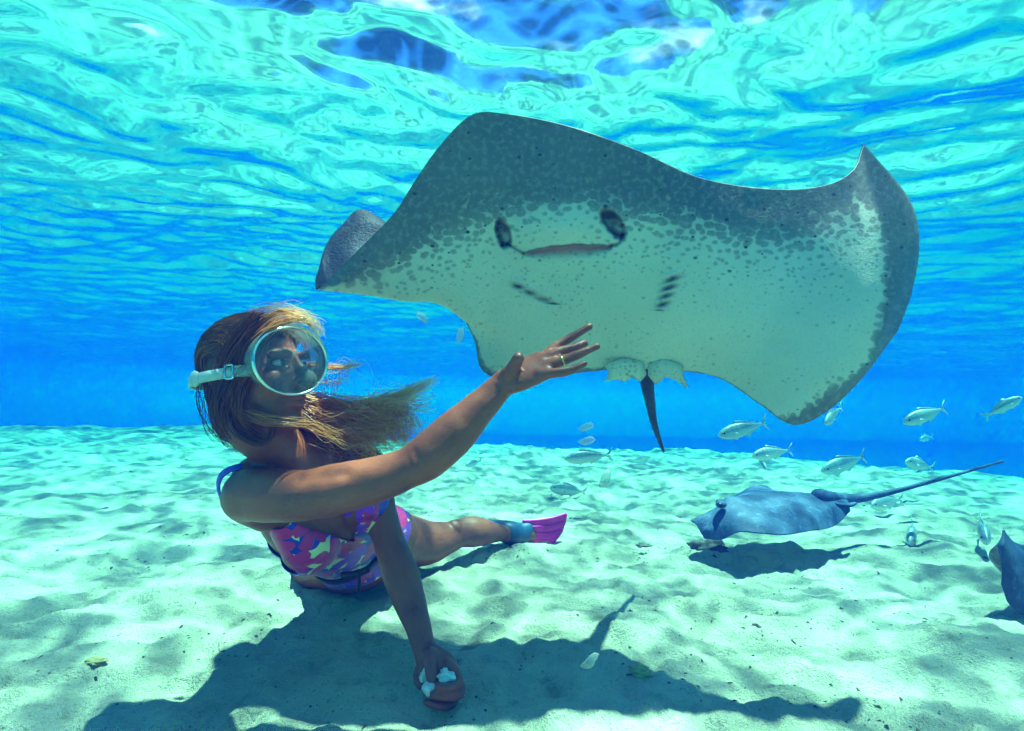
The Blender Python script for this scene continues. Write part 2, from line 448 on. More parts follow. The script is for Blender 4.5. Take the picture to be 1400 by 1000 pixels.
def mat_fish():
    t = NT('fish_scales'); c = t.coord(); s = t.node('SeparateXYZ'); t.set(s.inputs[0], c)
    v = t.voro(t.scale(c, (1, .2, 1.3)), 260, 'F1'); n = t.noise(c, 60, 3)
    base = t.ramp(t.rng(s.outputs[2], -.03, .035, 0, 1, 'LINEAR'), [(0, (.72, .74, .70)), (.55, (.58, .63, .58)), (.8, (.36, .43, .42)), (1, (.22, .29, .31))])
    base = t.mix(t.math('MULTIPLY', t.rng(v, .2, .5), .25), base, (.30, .34, .33))
    bar = t.node('TexWave', wave_type='BANDS', bands_direction='X'); t.set(bar.inputs['Vector'], c); bar.inputs['Scale'].default_value = 3.2; bar.inputs['Distortion'].default_value = 1.5
    rnd = t.node('ObjectInfo').outputs['Random']
    base = t.mix(t.math('MULTIPLY', t.rng(bar.outputs['Fac'], .6, .95), t.math('MULTIPLY', t.rng(s.outputs[2], -.01, .05), .6)), base, (.16, .20, .19))
    base = t.mix(t.math('MULTIPLY', t.rng(n, .5, .7), .3), base, (.35, .40, .36))
    base = t.mix(t.math('MULTIPLY', rnd, .45), base, (.28, .36, .28))
    return t.p(Base_Color=base, Roughness=.32, Metallic=.25, Normal=t.bump(v, .2, .002))
M['fish'] = mat_fish()

# ------------------------------------------------------------------ setting: seabed, water surface, water body
def sand_height(x, y):
    z = .035 * fbm(x * .8 + 3, y * .8 + 9, 3) + .022 * fbm(x * 2.6, y * 3.2, 3) + .018 * fbm(x * 7, y * 9, 3) + .0095 * fbm(x * 19, y * 25, 3)
    r = np.hypot(x, y - .5)
    z = z * smooth(.2, .9, r + .25) + .07 * fbm(x * .9 + 2, y * 1.1 + 6, 3) * smooth(3, 5.5, r)
    q = np.maximum(r - 4.0 - 3.0 * smooth(.5, 4, -x), 0); z = z - np.where(q < 5, .02 * q ** 2, .5 + .2 * (q - 5)) * (1 - smooth(24, 34, r)) - 4.5 * smooth(24, 34, r)
    mound = lambda cx, cy, s, h: h * np.exp(-((x - cx) ** 2 + (y - cy) ** 2) / s ** 2)
    z = z + mound(1.13, 1.24, .13, .045) + mound(-.95, 1.5, .2, .05) + mound(-.42, 1.75, .25, .02)
    z = z + .10 * smooth(1.5, 5, -x) * smooth(2, 6, y) * smooth(14, 8, r)
    return z

def graded(n, a, L, c):
    b = math.asinh(L / a); t = np.linspace(-1, 1, n); return c + a * np.sinh(b * t)

def sheet(name, xs, ys, zf, mat):
    X, Y = np.meshgrid(xs, ys, indexing='ij'); Z = zf(X, Y)
    nx, ny = X.shape; me = bpy.data.meshes.new(name)
    i = np.arange((nx - 1) * (ny - 1)); a = (i // (ny - 1)) * ny + i % (ny - 1)
    q = np.stack([a, a + ny, a + ny + 1, a + 1], 1).astype(np.int32)
    me.vertices.add(nx * ny); me.vertices.foreach_set('co', np.stack([X, Y, Z], -1).ravel())
    me.loops.add(q.size); me.loops.foreach_set('vertex_index', q.ravel())
    me.polygons.add(len(q)); me.polygons.foreach_set('loop_start', (np.arange(len(q)) * 4).astype(np.int32))
    me.polygons.foreach_set('use_smooth', np.ones(len(q), bool)); me.update(); me.validate()
    return tag(obj(name, me, mat), kind='structure')

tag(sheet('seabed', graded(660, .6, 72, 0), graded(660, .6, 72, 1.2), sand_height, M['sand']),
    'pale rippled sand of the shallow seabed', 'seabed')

def wave(x, y):
    wx = x + .5 * perlin(x * .45 + 8, y * .45); wy = y + .5 * perlin(x * .45, y * .45 + 4)
    z = .035 * np.sin(1.1 * wx + 2.2 * wy) + .020 * fbm(wx * 1.0 + 5, wy * 1.7, 2)
    rid = lambda q: 1 - 2 * np.abs(q) ** .8
    z = z + .024 * rid(perlin(wx * 1.5 + .6 * wy, wy * 2.8)) + .0095 * rid(perlin(wx * 3.6 - wy, wy * 6.2 + 3)) + .0022 * perlin(wx * 11, wy * 15)
    # one swell over the diver leans far enough to open a window on the sky
    z = z + .13 * np.exp(-((x / 1.0) ** 2 + ((y - 1.4) / .72) ** 2))
    return SURF_Z + z * (1 - smooth(25, 40, np.hypot(x, y)))
tag(sheet('water_surface', graded(620, 3.5, 72, 0), graded(620, 3.5, 71, 3.0), wave, M['surf']),
    'rippled turquoise underside of the water surface', 'water')

hb = MB(); hx, z0, z1 = 75, -7.0, SURF_Z + .35
hb.add([(x, y + 1, z) for z in (z0, z1) for y in (-hx, hx) for x in (-hx, hx)],
       [(0, 2, 3, 1), (4, 5, 7, 6), (0, 1, 5, 4), (2, 6, 7, 3), (0, 4, 6, 2), (1, 3, 7, 5)])
tag(hb.build('haze', mat_water((.0008, .0040, .053), (.32, .026, .020)), smooth_shade=False), 'clear blue sea water filling the shallow lagoon', 'water', kind='stuff')

# ------------------------------------------------------------------ rays
def two_sided(belly, away, thick, nu, nv):
    """belly grid + back grid offset along the normals; returns vertices and faces of a closed skin"""
    du = np.gradient(belly, axis=0); dv = np.gradient(belly, axis=1)
    n = unit(np.cross(du, dv))
    if np.sum(n[nu // 2, nv // 2] * away) < 0: n = -n
    back = belly + n * thick[..., None]
    return back, n

def grid_faces(nu, nv, off=0, flip=False):
    f = []
    for i in range(nu - 1):
        for j in range(nv - 1):
            a = off + i * nv + j
            q = (a, a + nv, a + nv + 1, a + 1)
            f.append(q[::-1] if flip else q)
    return f

def rim_faces(nu, nv, off2, flip=False):
    loop = [(i, 0) for i in range(nu)] + [(nu - 1, j) for j in range(1, nv)] + [(i, nv - 1) for i in range(nu - 2, -1, -1)] + [(0, j) for j in range(nv - 2, 0, -1)]
    idx = [i * nv + j for i, j in loop]; f = []
    for a, b in zip(idx, idx[1:] + idx[:1]):
        q = (a, b, b + off2, a + off2); f.append(q[::-1] if flip else q)
    return f

BIG = [
 [(436,394,1.15),(434,396,1.155),(432,396,1.165),(432,391,1.18),(433,386,1.19)],
 [(470,361,1.11),(464,390,1.12),(463,399,1.155),(453,372,1.21),(444,342,1.24)],
 [(505,327,1.08),(502,374,1.10),(506,404,1.15),(488,350,1.23),(468,309,1.27)],
 [(540,290,1.06),(548,350,1.085),(566,413,1.14),(560,372,1.24),(505,291,1.30)],
 [(567,248,1.04),(592,325,1.07),(618,398,1.12),(636,440,1.20),(600,375,1.32)],
 [(600,201,1.03),(642,290,1.055),(668,375,1.11),(668,445,1.19),(645,458,1.30)],
 [(644,158,1.02),(694,282,1.035),(724,378,1.09),(735,452,1.17),(676,516,1.27)],
 [(692,156,1.01),(760,290,1.025),(802,385,1.08),(830,452,1.15),(836,506,1.23)],
 [(775,172,1.01),(838,292,1.025),(882,390,1.07),(905,456,1.13),(932,508,1.20)],
 [(865,203,1.02),(915,308,1.03),(955,402,1.06),(975,465,1.10),(985,518,1.15)],
 [(960,244,1.03),(1000,333,1.03),(1028,420,1.045),(1037,492,1.07),(1036,551,1.10)],
 [(1062,259,1.05),(1083,342,1.035),(1095,430,1.03),(1096,512,1.045),(1084,581,1.075)],
 [(1130,253,1.07),(1150,330,1.04),(1157,420,1.025),(1150,500,1.04),(1132,562,1.075)],
 [(1166,233,1.10),(1204,312,1.06),(1213,398,1.04),(1198,468,1.055),(1180,516,1.085)],
 [(1179,203,1.13),(1236,275,1.10),(1249,345,1.09),(1234,415,1.095),(1216,468,1.11)],
 [(1181,197,1.14),(1243,272,1.125),(1257,335,1.12),(1246,402,1.12),(1228,452,1.125)],
]
def build_big_ray():
    nu, nv = 640, 260
    net = np.array(BIG, float); g = catmull_grid(net, nu, nv)
    px, py = g[..., 0], g[..., 1]
    c = np.linspace(0, len(BIG) - 1, nu)[:, None] * np.ones(nv); v = np.linspace(0, 1, nv) * np.ones((nu, 1))
    d = g[..., 2].copy()
    front = v < .62
    def blob(cx, cy, sx, sy, ang=0):
        a = math.radians(ang); dx, dy = px - cx, py - cy
        return np.exp(-(((dx * math.cos(a) + dy * math.sin(a)) / sx) ** 2 + ((-dx * math.sin(a) + dy * math.cos(a)) / sy) ** 2)) * front * (c > 4.2)
    # nostrils: two slanted hollows; the flap of skin between them ends in the mouth
    def seg(x0, y0, x1, y1, r):
        t = np.clip(((px - x0) * (x1 - x0) + (py - y0) * (y1 - y0)) / ((x1 - x0) ** 2 + (y1 - y0) ** 2), 0, 1)
        return np.exp(-(((px - x0 - t * (x1 - x0)) ** 2 + (py - y0 - t * (y1 - y0)) ** 2) / r ** 2)) * front * (c > 4.2)
    nos = np.maximum(blob(688, 320, 11, 23, -14), blob(838, 306, 13, 27, -38)); nos = smooth(.30, .70, nos + .10 * perlin(px / 9, py / 9))
    folds = np.maximum(seg(694, 334, 716, 347, 2.2), np.maximum(seg(851, 322, 847, 332, 2.2), seg(847, 332, 834, 337, 2.2)))
    flap = blob(762, 312, 58, 26, -4)
    bar = 336 + (px - 770) ** 2 * .0016 - (px - 770) * .09 + .9 * np.sin(px * .55) * perlin(px / 6, py * 0 + 3.3) + 1.8 * perlin(px / 22, py * 0 + 1.7)        # lip line
    dy = py - bar
    inm = smooth(712, 724, px) * smooth(842, 830, px)
    mouth = inm * smooth(-.5, 1.5, dy) * np.exp(-(np.maximum(dy, 0) / (4 + 10 * np.clip(1 - ((px - 777) / 60) ** 2, 0, 1))) ** 2) * front
    d = d + .026 * nos - .016 * flap * smooth(2, -2, dy) + .014 * mouth + .006 * folds
    d = d + .004 * blob(765, 372, 60, 30)                          # soft hollow under the mouth
    d = d + .0025 * perlin(px / 45, py / 45)
    gl = np.zeros_like(px); slits = []
    for k in range(5):
        slits.append((708 + k * 17, 391 + k * 8.6, 11, 14)); slits.append((919 - k * 4.5 - (k == 4) * 5, 381 + k * 11.5, 14 - k, -20))
    for (cx, cy, L, a) in slits:
        b = blob(cx, cy, L, 4.0, a); gl = np.maximum(gl, blob(cx, cy + 1, L * .9, 3.6, a)); d = d + .009 * b - .006 * blob(cx, cy - 5, L, 4, a)
    dimple = np.exp(-(((px - 800) / 46) ** 2 + ((py - 438) / 10) ** 2)); d = d + .010 * dimple * front
    bel = PA(np.stack([px, py, d], -1))
    body = np.exp(-((c - 7.35) / 1.75) ** 2) * np.sin(np.pi * np.clip(v, 0, 1) ** .8) ** .8
    edge = np.minimum(1, np.minimum(np.minimum(v, 1 - v) * 14, np.minimum(c, len(BIG) - 1 - c) * 1.5))
    th = .0035 + .011 * edge + .115 * body
    base = PA(g)
    back, n = two_sided(base, _f, th, nu, nv)
    mb = MB()
    cen = base[nu // 2, nv // 2]; nn = np.cross(base[nu // 2 + 1, nv // 2] - cen, base[nu // 2, nv // 2 + 1] - cen)
    flip = np.dot(nn, _f) > 0
    mb.add(np.vstack([bel.reshape(-1, 3), back.reshape(-1, 3)]), grid_faces(nu, nv, 0, flip) + [])
    mb.f += grid_faces(nu, nv, nu * nv, not flip) + rim_faces(nu, nv, nu * nv, not flip)
    nf = (nu - 1) * (nv - 1); nr = len(mb.f) - 2 * nf
    mb.mi = [0] * nf + [1] * nf + [1] * nr
    ntail0 = mb.n
    mb.tube(PA([(884, 470, 1.24), (884, 512, 1.27), (888, 545, 1.33), (895, 582, 1.42), (907, 617, 1.52)]), [.026, .019, .0135, .009, .004], k=14, n=40, mi=1)
    root = mb.build('large_stingray', [M['belly'], M['back']])
    me = root.data; nt = len(me.vertices)
    # pigment: dark leading margin that breaks up into spots, dark wing ends
    cn = [0, 3, 5, 6.5, 8, 9.5, 11, 12.3, 13, 15]
    v0 = np.interp(c, cn, [.22, .24, .26, .24, .21, .19, .16, .13, .15, .3])
    D = 1.05 - smooth(-.16, .17, v - v0) * .85 - smooth(.12, .40, v - v0) * .28
    D = np.maximum(D, smooth(12.55, 13.5, c + .25 * (v - .3)) * 1.1)
    D = np.maximum(D, smooth(1 - .02 - .24 * smooth(10.3, 12, c), 1.02, v) * smooth(9.8, 11.2, c) * 1.25)
    D = np.maximum(D, smooth(.95, 1.0, v) * .9 * (c < 7.0)); D = np.maximum(D, smooth(.985, 1.0, v) * .8)
    D = D * (1 - .8 * blob(765, 312, 62, 30) * smooth(.05, .2, v))
    z = lambda a: np.concatenate([a.ravel(), np.zeros(nt - a.size)])
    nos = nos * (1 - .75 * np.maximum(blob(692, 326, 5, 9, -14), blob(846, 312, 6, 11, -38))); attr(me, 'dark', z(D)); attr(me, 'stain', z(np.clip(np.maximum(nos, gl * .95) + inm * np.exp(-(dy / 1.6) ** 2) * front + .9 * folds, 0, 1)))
    attr(me, 'flesh', z(np.clip(mouth * 1.2 - .1, 0, 1)))
    uv = np.zeros((nt, 2)); uv[:nu * nv, 0] = px.ravel() / 1000; uv[:nu * nv, 1] = -py.ravel() / 1000; set_uv(me, uv)
    tag(root, 'large spotted stingray showing its pale belly and mouth above the diver', 'stingray')
    # pelvic fins: ragged lobes either side of the tail
    for pts in ([(826,500,1.225),(833,509,1.228),(828,521,1.232),(842,519,1.236),(856,522,1.238),(868,513,1.24),(876,522,1.243),(884,512,1.245),(880,494,1.235),(850,490,1.225)],
                [(886,494,1.235),(887,514,1.245),(897,526,1.243),(905,517,1.24),(914,516,1.236),(926,521,1.232),(941,531,1.226),(935,515,1.222),(933,500,1.212),(905,488,1.22)]):
        o3 = PA([(a, b, c - .035) for a, b, c in pts]); cc = o3.mean(0); m2 = MB(); k = len(o3)
        rings = [o3, cc + (o3 - cc) * .55 - _f * .006, cc + (o3 - cc) * .05 - _f * .008]
        b2 = [x + _f * .012 for x in rings[::-1]]
        m2.loft([b2[0], b2[1], b2[2] - _f * .006, rings[0], rings[1], rings[2]])
        pf = m2.build('pelvic_fin', M['belly'], root); attr(pf.data, 'dark', np.tile(0.12, len(pf.data.vertices)))
        set_uv(pf.data, np.array([((v_[0]), v_[2]) for v_ in get_co(pf.data)]))
    return root
build_big_ray()

SMALL = [
 [(944,711,2.50),(945,712,2.48),(949,714,2.45),(956,725,2.42),(963,737,2.40)],
 [(966,701,2.58),(966,704,2.53),(970,702,2.46),(978,720,2.39),(986,738,2.35)],
 [(1000,681,2.72),(991,689,2.60),(992,688,2.48),(1002,708,2.36),(1010,727,2.29)],
 [(1028,665,2.84),(1018,677,2.65),(1022,679,2.52),(1036,703,2.36),(1042,729,2.26)],
 [(1046,664,2.88),(1048,673,2.70),(1056,674,2.58),(1070,700,2.42),(1074,731,2.29)],
 [(1068,674,2.84),(1080,675,2.74),(1090,675,2.63),(1104,697,2.49),(1106,726,2.38)],
 [(1108,678,2.78),(1115,678,2.74),(1126,677,2.68),(1136,693,2.58),(1140,720,2.51)],
 [(1150,680,2.74),(1152,680,2.73),(1156,678,2.71),(1160,686,2.67),(1163,699,2.64)],
]
def build_small_ray():
    nu, nv = 150, 100; net = np.array(SMALL, float); net[..., 2] *= .74
    g = catmull_grid(net, nu, nv)
    c = np.linspace(0, 7, nu)[:, None] * np.ones(nv); v = np.linspace(0, 1, nv) * np.ones((nu, 1))
    top = PA(g) + np.array([0, 0, 1]) * (.006 * perlin(c * 1.3, v * 5) * np.sin(np.pi * v))[..., None]
    top = top + np.array([0, 0, 1]) * (.018 * np.exp(-((c - 2.1) / .5) ** 2 - ((v - .5) / .12) ** 2))[..., None]
    th = .004 + .05 * np.exp(-((v - .5) / .2) ** 2) * np.sin(np.pi * np.clip((c + .3) / 7.5, 0, 1))
    back, n = two_sided(top, np.array([0, 0, -1.0]), th, nu, nv)
    nn = np.cross(top[nu // 2 + 1, nv // 2] - top[nu // 2, nv // 2], top[nu // 2, nv // 2 + 1] - top[nu // 2, nv // 2]); flip = nn[2] < 0
    mb = MB(); mb.add(np.vstack([top.reshape(-1, 3), back.reshape(-1, 3)]), grid_faces(nu, nv, 0, flip))
    mb.f += grid_faces(nu, nv, nu * nv, not flip) + rim_faces(nu, nv, nu * nv, not flip)
    nf = (nu - 1) * (nv - 1); mb.mi = [0] * nf + [1] * nf + [0] * (len(mb.f) - 2 * nf)
    mb.tube(PA([(1120, 679, 1.96), (1150, 682, 2.0), (1180, 681, 2.01), (1230, 670, 2.0), (1300, 651, 2.0), (1371, 631, 2.0)]), [.03, .022, .016, .010, .007, .0045], k=12, n=50)
    for s in (0, 1):
        mb.tube(PA([(1140, 688 + 3 * s, 1.95 + .05 * s), (1158, 690 + 2 * s, 1.95 + .05 * s), (1169, 688 + s, 1.96 + .05 * s)]), [.022, .018, .008], [.006, .005, .004], wdir=(0, 1, 0), k=12)
    mb.tube(PA([(1262, 661, 1.995), (1280, 655, 1.99), (1291, 650, 1.985)]), [.003, .0025, .001], k=6)
    root = mb.build('small_stingray', [M['back2'], M['belly']])
    me = root.data; z = np.zeros(len(me.vertices))
    attr(me, 'dark', z + .05); attr(me, 'stain', z); attr(me, 'flesh', z); set_uv(me, np.stack([get_co(me)[:, 0], get_co(me)[:, 1]], 1))
    tag(root, 'small blue grey stingray nosing at the sand with its long tail raised', 'stingray')
    for (x, y, d, r) in ((986, 690, 1.79, .016), (985, 687, 1.87, .014)):
        e = MB().ellipsoid(P(x, y, d), (r * 1.2, r, r * .8)).build('eye', M['back2'], root)
        MB().ellipsoid(P(x - 1.5, y + .5, d - r * .8), (r * .55, r * .5, r * .45)).build('pupil', M['eye'], e)
    return root
build_small_ray()

EDGE = [
 [(1374,725,1.36),(1374,736,1.35),(1373,750,1.34),(1371,775,1.34),(1369,800,1.345)],
 [(1378,732,1.38),(1380,744,1.36),(1383,760,1.345),(1383,790,1.335),(1380,826,1.34)],
 [(1394,744,1.46),(1398,750,1.42),(1402,766,1.38),(1404,798,1.345),(1402,838,1.335)],
 [(1440,748,1.62),(1445,748,1.54),(1450,756,1.46),(1455,795,1.38),(1455,838,1.34)],
 [(1520,748,1.76),(1525,746,1.66),(1530,750,1.58),(1535,790,1.46),(1538,822,1.40)],
 [(1600,756,1.78),(1605,756,1.72),(1610,756,1.66),(1612,772,1.60),(1615,790,1.56)],
]
def build_edge_ray():
    nu, nv = 90, 60; g = catmull_grid(np.array(EDGE, float), nu, nv); top = PA(g)
    c = np.linspace(0, 1, nu)[:, None] * np.ones(nv); v = np.linspace(0, 1, nv) * np.ones((nu, 1))
    th = .005 + .06 * np.exp(-((v - .5) / .25) ** 2) * np.sin(np.pi * np.clip(c * .95 + .05, 0, 1))
    back, n = two_sided(top, np.array([0, 0, -1.0]), th, nu, nv)
    nn = np.cross(top[nu // 2 + 1, nv // 2] - top[nu // 2, nv // 2], top[nu // 2, nv // 2 + 1] - top[nu // 2, nv // 2]); flip = nn[2] < 0
    mb = MB(); mb.add(np.vstack([top.reshape(-1, 3), back.reshape(-1, 3)]), grid_faces(nu, nv, 0, flip))
    mb.f += grid_faces(nu, nv, nu * nv, not flip) + rim_faces(nu, nv, nu * nv, not flip)
    nf = (nu - 1) * (nv - 1); mb.mi = [0] * nf + [1] * nf + [0] * (len(mb.f) - 2 * nf)
    mb.tube(PA([(1605, 758, 1.66), (1680, 750, 1.75), (1800, 735, 1.9)]), [.02, .011, .004], k=10)
    root = mb.build('resting_stingray', [M['back2'], M['belly']])
    me = root.data; z = np.zeros(len(me.vertices))
    attr(me, 'dark', z + .75); attr(me, 'stain', z); attr(me, 'flesh', z); set_uv(me, np.stack([get_co(me)[:, 0], get_co(me)[:, 2]], 1))
    tag(root, 'blue stingray with upturned snout tip low over the sand mound', 'stingray')
build_edge_ray()

# ------------------------------------------------------------------ the diver
HC = P(354, 511, .965)                                   # middle of the head
yaw = math.radians(74)
Fh = unit(np.array([math.sin(yaw), -math.cos(yaw), .10]))
Uh = np.array([-.20, .05, 1.0]); Uh = unit(Uh - Fh * np.dot(Uh, Fh)); Rh = np.cross(Fh, Uh)      # her right -> Rh
HS = .95; HB = np.array([Rh, Fh, Uh]) * HS                             # rows: across, forward, up
def H(x, y, z): return HC + np.array([x, y, z]) @ HB
def HA(a): return HC + np.asarray(a, float) @ HB

RS, LS = P(342, 676, .97), P(512, 648, 1.19)            # shoulders
TOP, HIP = P(428, 655, 1.10), P(512, 752, 1.45)
TA = unit(HIP - TOP); TW = unit(LS - RS); TW = unit(TW - TA * np.dot(TA, TW)); TN = np.cross(TA, TW)
if np.dot(TN, _f) > 0: TN = -TN                         # chest side looks at the camera and the sand
torso_rows = [  # x, y, depth, half width, half thickness
 (418, 640, 1.075, .085, .050), (430, 662, 1.10, .125, .066), (447, 697, 1.16, .132, .082), (466, 724, 1.24, .118, .078),
 (486, 741, 1.32, .108, .074), (503, 750, 1.41, .140, .090), (516, 753, 1.49, .135, .085)]
def torso_parts(mb):
    tr = np.array(torso_rows)
    mb.tube(PA(tr[:, :3]), tr[:, 3], tr[:, 4], wdir=TW, k=40, n=60)
    for s, off in ((-1, .066), (1, .064)):
        c = PA(np.array([[446, 694, 1.155]]))[0] + TW * s * off + TN * .056
        mb.ellipsoid(c, (.060, .064, .050), np.array([TW, TA, TN]), 28, 18)
        mb.tube([c - TA * .03, c - TA * .10 - TN * .02], [.05, .03], k=16)
    return mb

def body_parts():
    mb = MB(); torso_parts(mb)
    # trapezius and neck
    mb.tube(np.vstack([H(0, -.025, -.055), H(.0, -.022, -.10), P(402, 628, 1.045), P(420, 655, 1.09)]), [.050, .047, .055, .085], [.054, .052, .055, .06], wdir=TW, k=24)
    mb.tube(np.vstack([P(350, 655, 1.0), P(392, 634, 1.04)]), [.045, .050], k=18)
    mb.tube(np.vstack([P(395, 634, 1.05), P(500, 640, 1.17)]), [.048, .046], k=18)
    # collar bones, throat cords
    mb.tube(np.vstack([P(405, 648, 1.035), P(372, 652, .995), P(345, 655, .965)]), [.009, .009, .010], k=10)
    # reaching arm
    mb.tube(PA([(372, 690, 1.03), (342, 676, .975), (372, 677, .93), (415, 677, .90), (465, 668, .885), (520, 654, .878), (556, 641, .878), (585, 624, .88), (622, 591, .886), (655, 558, .892), (679, 534, .895), (690, 522, .895)]),
            [.055, .052, .0485, .0445, .0435, .039, .0355, .0395, .0385, .030, .0245, .0240], [.05, .050, .047, .043, .0415, .037, .035, .039, .036, .027, .0205, .0190],
            wdir=unit(np.array([.55, 0, 1.0])), k=28, n=90)
    # its hand: palm turned up to the ray
    wd = unit(P(700, 545, .86) - P(690, 500, .93))
    mb.tube(PA([(686, 526, .895), (704, 517, .893), (724, 508, .892), (744, 499, .892)]), [.026, .033, .038, .039], [.020, .0185, .0155, .0125], wdir=wd, k=24, n=30)
    mb.ellipsoid(P(696, 510, .880), (.016, .018, .014), None)
    mb.tube(PA([(692, 519, .890), (699, 507, .876), (704, 498, .862), (708, 490, .850)]), [.0165, .0145, .0118, .0108], k=14)            # thumb
    mb.tube(PA([(740, 491, .915), (762, 474, .925), (785, 459, .93), (806, 447, .935)]), [.0115, .0098, .0085, .0070], k=12)            # index
    mb.tube(PA([(742, 494, .90), (765, 482, .902), (785, 476, .905), (799, 470, .912)]), [.0116, .0100, .0088, .0074], k=12)           # middle
    mb.tube(PA([(744, 502, .885), (770, 493, .882), (795, 483, .883), (816, 474, .886)]), [.0112, .0095, .0082, .0066], k=12)          # ring finger
    mb.tube(PA([(738, 512, .87), (762, 510, .862), (782, 506, .863), (799, 498, .867)]), [.0104, .0088, .0076, .0062], k=12)           # little finger
    # supporting arm
    mb.tube(np.vstack([LS + TA * .01 - TN * .01, P(512, 672, 1.175), P(521, 708, 1.15), P(533, 742, 1.125), P(547, 782, 1.09), P(560, 822, 1.06), P(572, 858, 1.02), P(579, 884, .995), P(584, 897, .985)]),
            [.052, .044, .0375, .0335, .0380, .0330, .0255, .0225, .024], [.048, .041, .036, .034, .037, .031, .023, .019, .020], wdir=_r, k=26, n=80)
    # its hand closed round the bait
    mb.tube(PA([(584, 893, .985), (593, 906, .972), (603, 921, .962), (611, 938, .958)]), [.024, .033, .036, .030], [.019, .020, .019, .015], wdir=_r, k=22)
    mb.tube(PA([(588, 898, .965), (589, 914, .945), (591, 930, .935), (595, 941, .93)]), [.016, .0125, .0105, .009], k=14)                # thumb
    mb.tube(PA([(613, 908, .958), (624, 921, .948), (627, 934, .930), (614, 940, .912), (599, 938, .908)]), [.0105, .0098, .0085, .0080, .0068], k=12)
    mb.tube(PA([(616, 919, .958), (628, 936, .950), (628, 950, .930), (611, 953, .910), (592, 950, .906)]), [.0105, .0098, .0085, .0080, .0068], k=12)
    mb.tube(PA([(613, 930, .960), (622, 951, .950), (617, 964, .932), (600, 965, .914), (583, 960, .910)]), [.0105, .0095, .0082, .0078, .0064], k=12)
    mb.tube(PA([(580, 903, .985), (573, 914, .975), (570, 926, .962), (575, 938, .945)]), [.0105, .0090, .0080, .0066], k=12)
    # legs
    mb.tube(PA([(515, 752, 1.44), (545, 741, 1.52), (585, 742, 1.60), (613, 735, 1.66), (628, 729, 1.69), (650, 727, 1.74), (672, 728, 1.80), (688, 729, 1.84), (700, 731, 1.87)]),
            [.092, .083, .066, .050, .0465, .050, .037, .028, .03], k=26, n=70)
    mb.ellipsoid(P(620, 724, 1.655), (.030, .026, .030), None)
    mb.tube(PA([(690, 729, 1.84), (708, 731, 1.875), (728, 731, 1.90)]), [.031, .032, .025], [.03, .03, .018], wdir=(0, 0, 1), k=16)
    mb.tube(PA([(478, 758, 1.42), (445, 770, 1.50), (425, 782, 1.57), (432, 778, 1.62), (480, 762, 1.75), (545, 745, 1.90), (585, 738, 1.98)]),
            [.088, .078, .060, .050, .048, .036, .030], k=22, n=60)
    # head
    E = lambda c, r, **k: mb.ellipsoid(H(*c), r, HB, **k)
    E((0, -.020, .030), (.0735, .095, .083), nu=32, nv=20)
    E((0, .020, -.015), (.063, .073, .085), nu=32, nv=20)
    E((0, .036, -.064), (.050, .050, .044), nu=24, nv=16)
    E((0, .070, -.098), (.020, .017, .016)); E((0, .055, -.092), (.034, .030, .020))
    for s in (-1, 1):
        E((s * .035, .062, -.018), (.025, .024, .026)); E((s * .030, .076, .030), (.026, .014, .010))
        E((s * .073, -.012, -.012), (.008, .017, .029)); E((s * .078, -.020, .006), (.007, .013, .014)); E((s * .074, -.002, -.034), (.006, .009, .011))
        mb.tube(HA([(s * .055, -.01, -.045), (s * .043, .045, -.088), (s * .012, .068, -.102)]), [.016, .015, .014], k=12)
    mb.tube(HA([(0, .082, .028), (0, .094, .006), (0, .106, -.012), (0, .110, -.022)]), [.008, .009, .0105, .0105], k=12)
    for s in (-1, 1): E((s * .011, .098, -.025), (.0085, .010, .0075))
    mb.tube(HA([(-.024, .078, -.056), (-.010, .0905, -.0535), (0, .0905, -.055), (.010, .0905, -.0535), (.024, .078, -.056)]), [.003, .0075, .0068, .0075, .003], k=10)
    mb.tube(HA([(-.022, .077, -.0635), (0, .0885, -.0675), (.022, .077, -.0635)]), [.003, .0095, .003], k=10)
    return mb

body_me = remesh(body_parts(), .0032, 3)
co = get_co(body_me)
loc = (co - HC) @ HB.T / HS ** 2
def gauss(c, r): return np.exp(-(((loc - np.array(c)) / np.array(r)) ** 2).sum(1))
for s in (-1, 1): co = co - Fh * (.011 * gauss((s * .031, .078, .012), (.018, .03, .011)))[:, None]      # eye sockets
co = co - Fh * (.004 * gauss((0, .09, -.0605), (.022, .02, .0022)))[:, None]                            # the line between the lips
set_co(body_me, co)
# shallow creases and muscle relief of the forearms
no = get_no(body_me)
co = co + no * (.0012 * perlin(co[:, 0] * 30 + co[:, 2] * 8, co[:, 2] * 30 + co[:, 1] * 16))[:, None]
def crease(a, b, r, dep):
    a, b = np.asarray(a), np.asarray(b); t = np.clip(((co - a) @ (b - a)) / np.dot(b - a, b - a), 0, 1)
    return dep * np.exp(-((co - a - t[:, None] * (b - a)) ** 2).sum(1) / r ** 2)
for a, b, r, dep in [(P(556, 600, .85), P(570, 626, .842), .006, .0022), (P(549, 606, .85), P(560, 634, .842), .005, .0014), (P(671, 520, .875), P(690, 540, .872), .004, .002),
                     (P(676, 515, .878), P(696, 534, .874), .004, .002), (P(640, 585, .85), P(676, 545, .868), .006, -.0025), (P(655, 585, .858), P(684, 547, .870), .005, -.002),
                     (P(410, 656, .872), P(470, 648, .852), .012, .004), (P(535, 760, 1.08), P(560, 800, 1.04), .010, .004), (P(566, 838, 1.02), P(580, 880, .975), .006, -.0025),
                     (P(590, 906, .955), P(604, 899, .955), .004, .002), (P(402, 625, .995), P(416, 652, 1.03), .010, -.006), (P(392, 628, .99), P(400, 655, 1.02), .012, .006)]:
    co = co - no * crease(a, b, r, dep)[:, None]
set_co(body_me, co)
lips = np.clip(1.5 * np.maximum(gauss((0, .086, -.0545), (.021, .016, .0055)), gauss((0, .086, -.067), (.019, .016, .0065))) - .3, 0, 1)
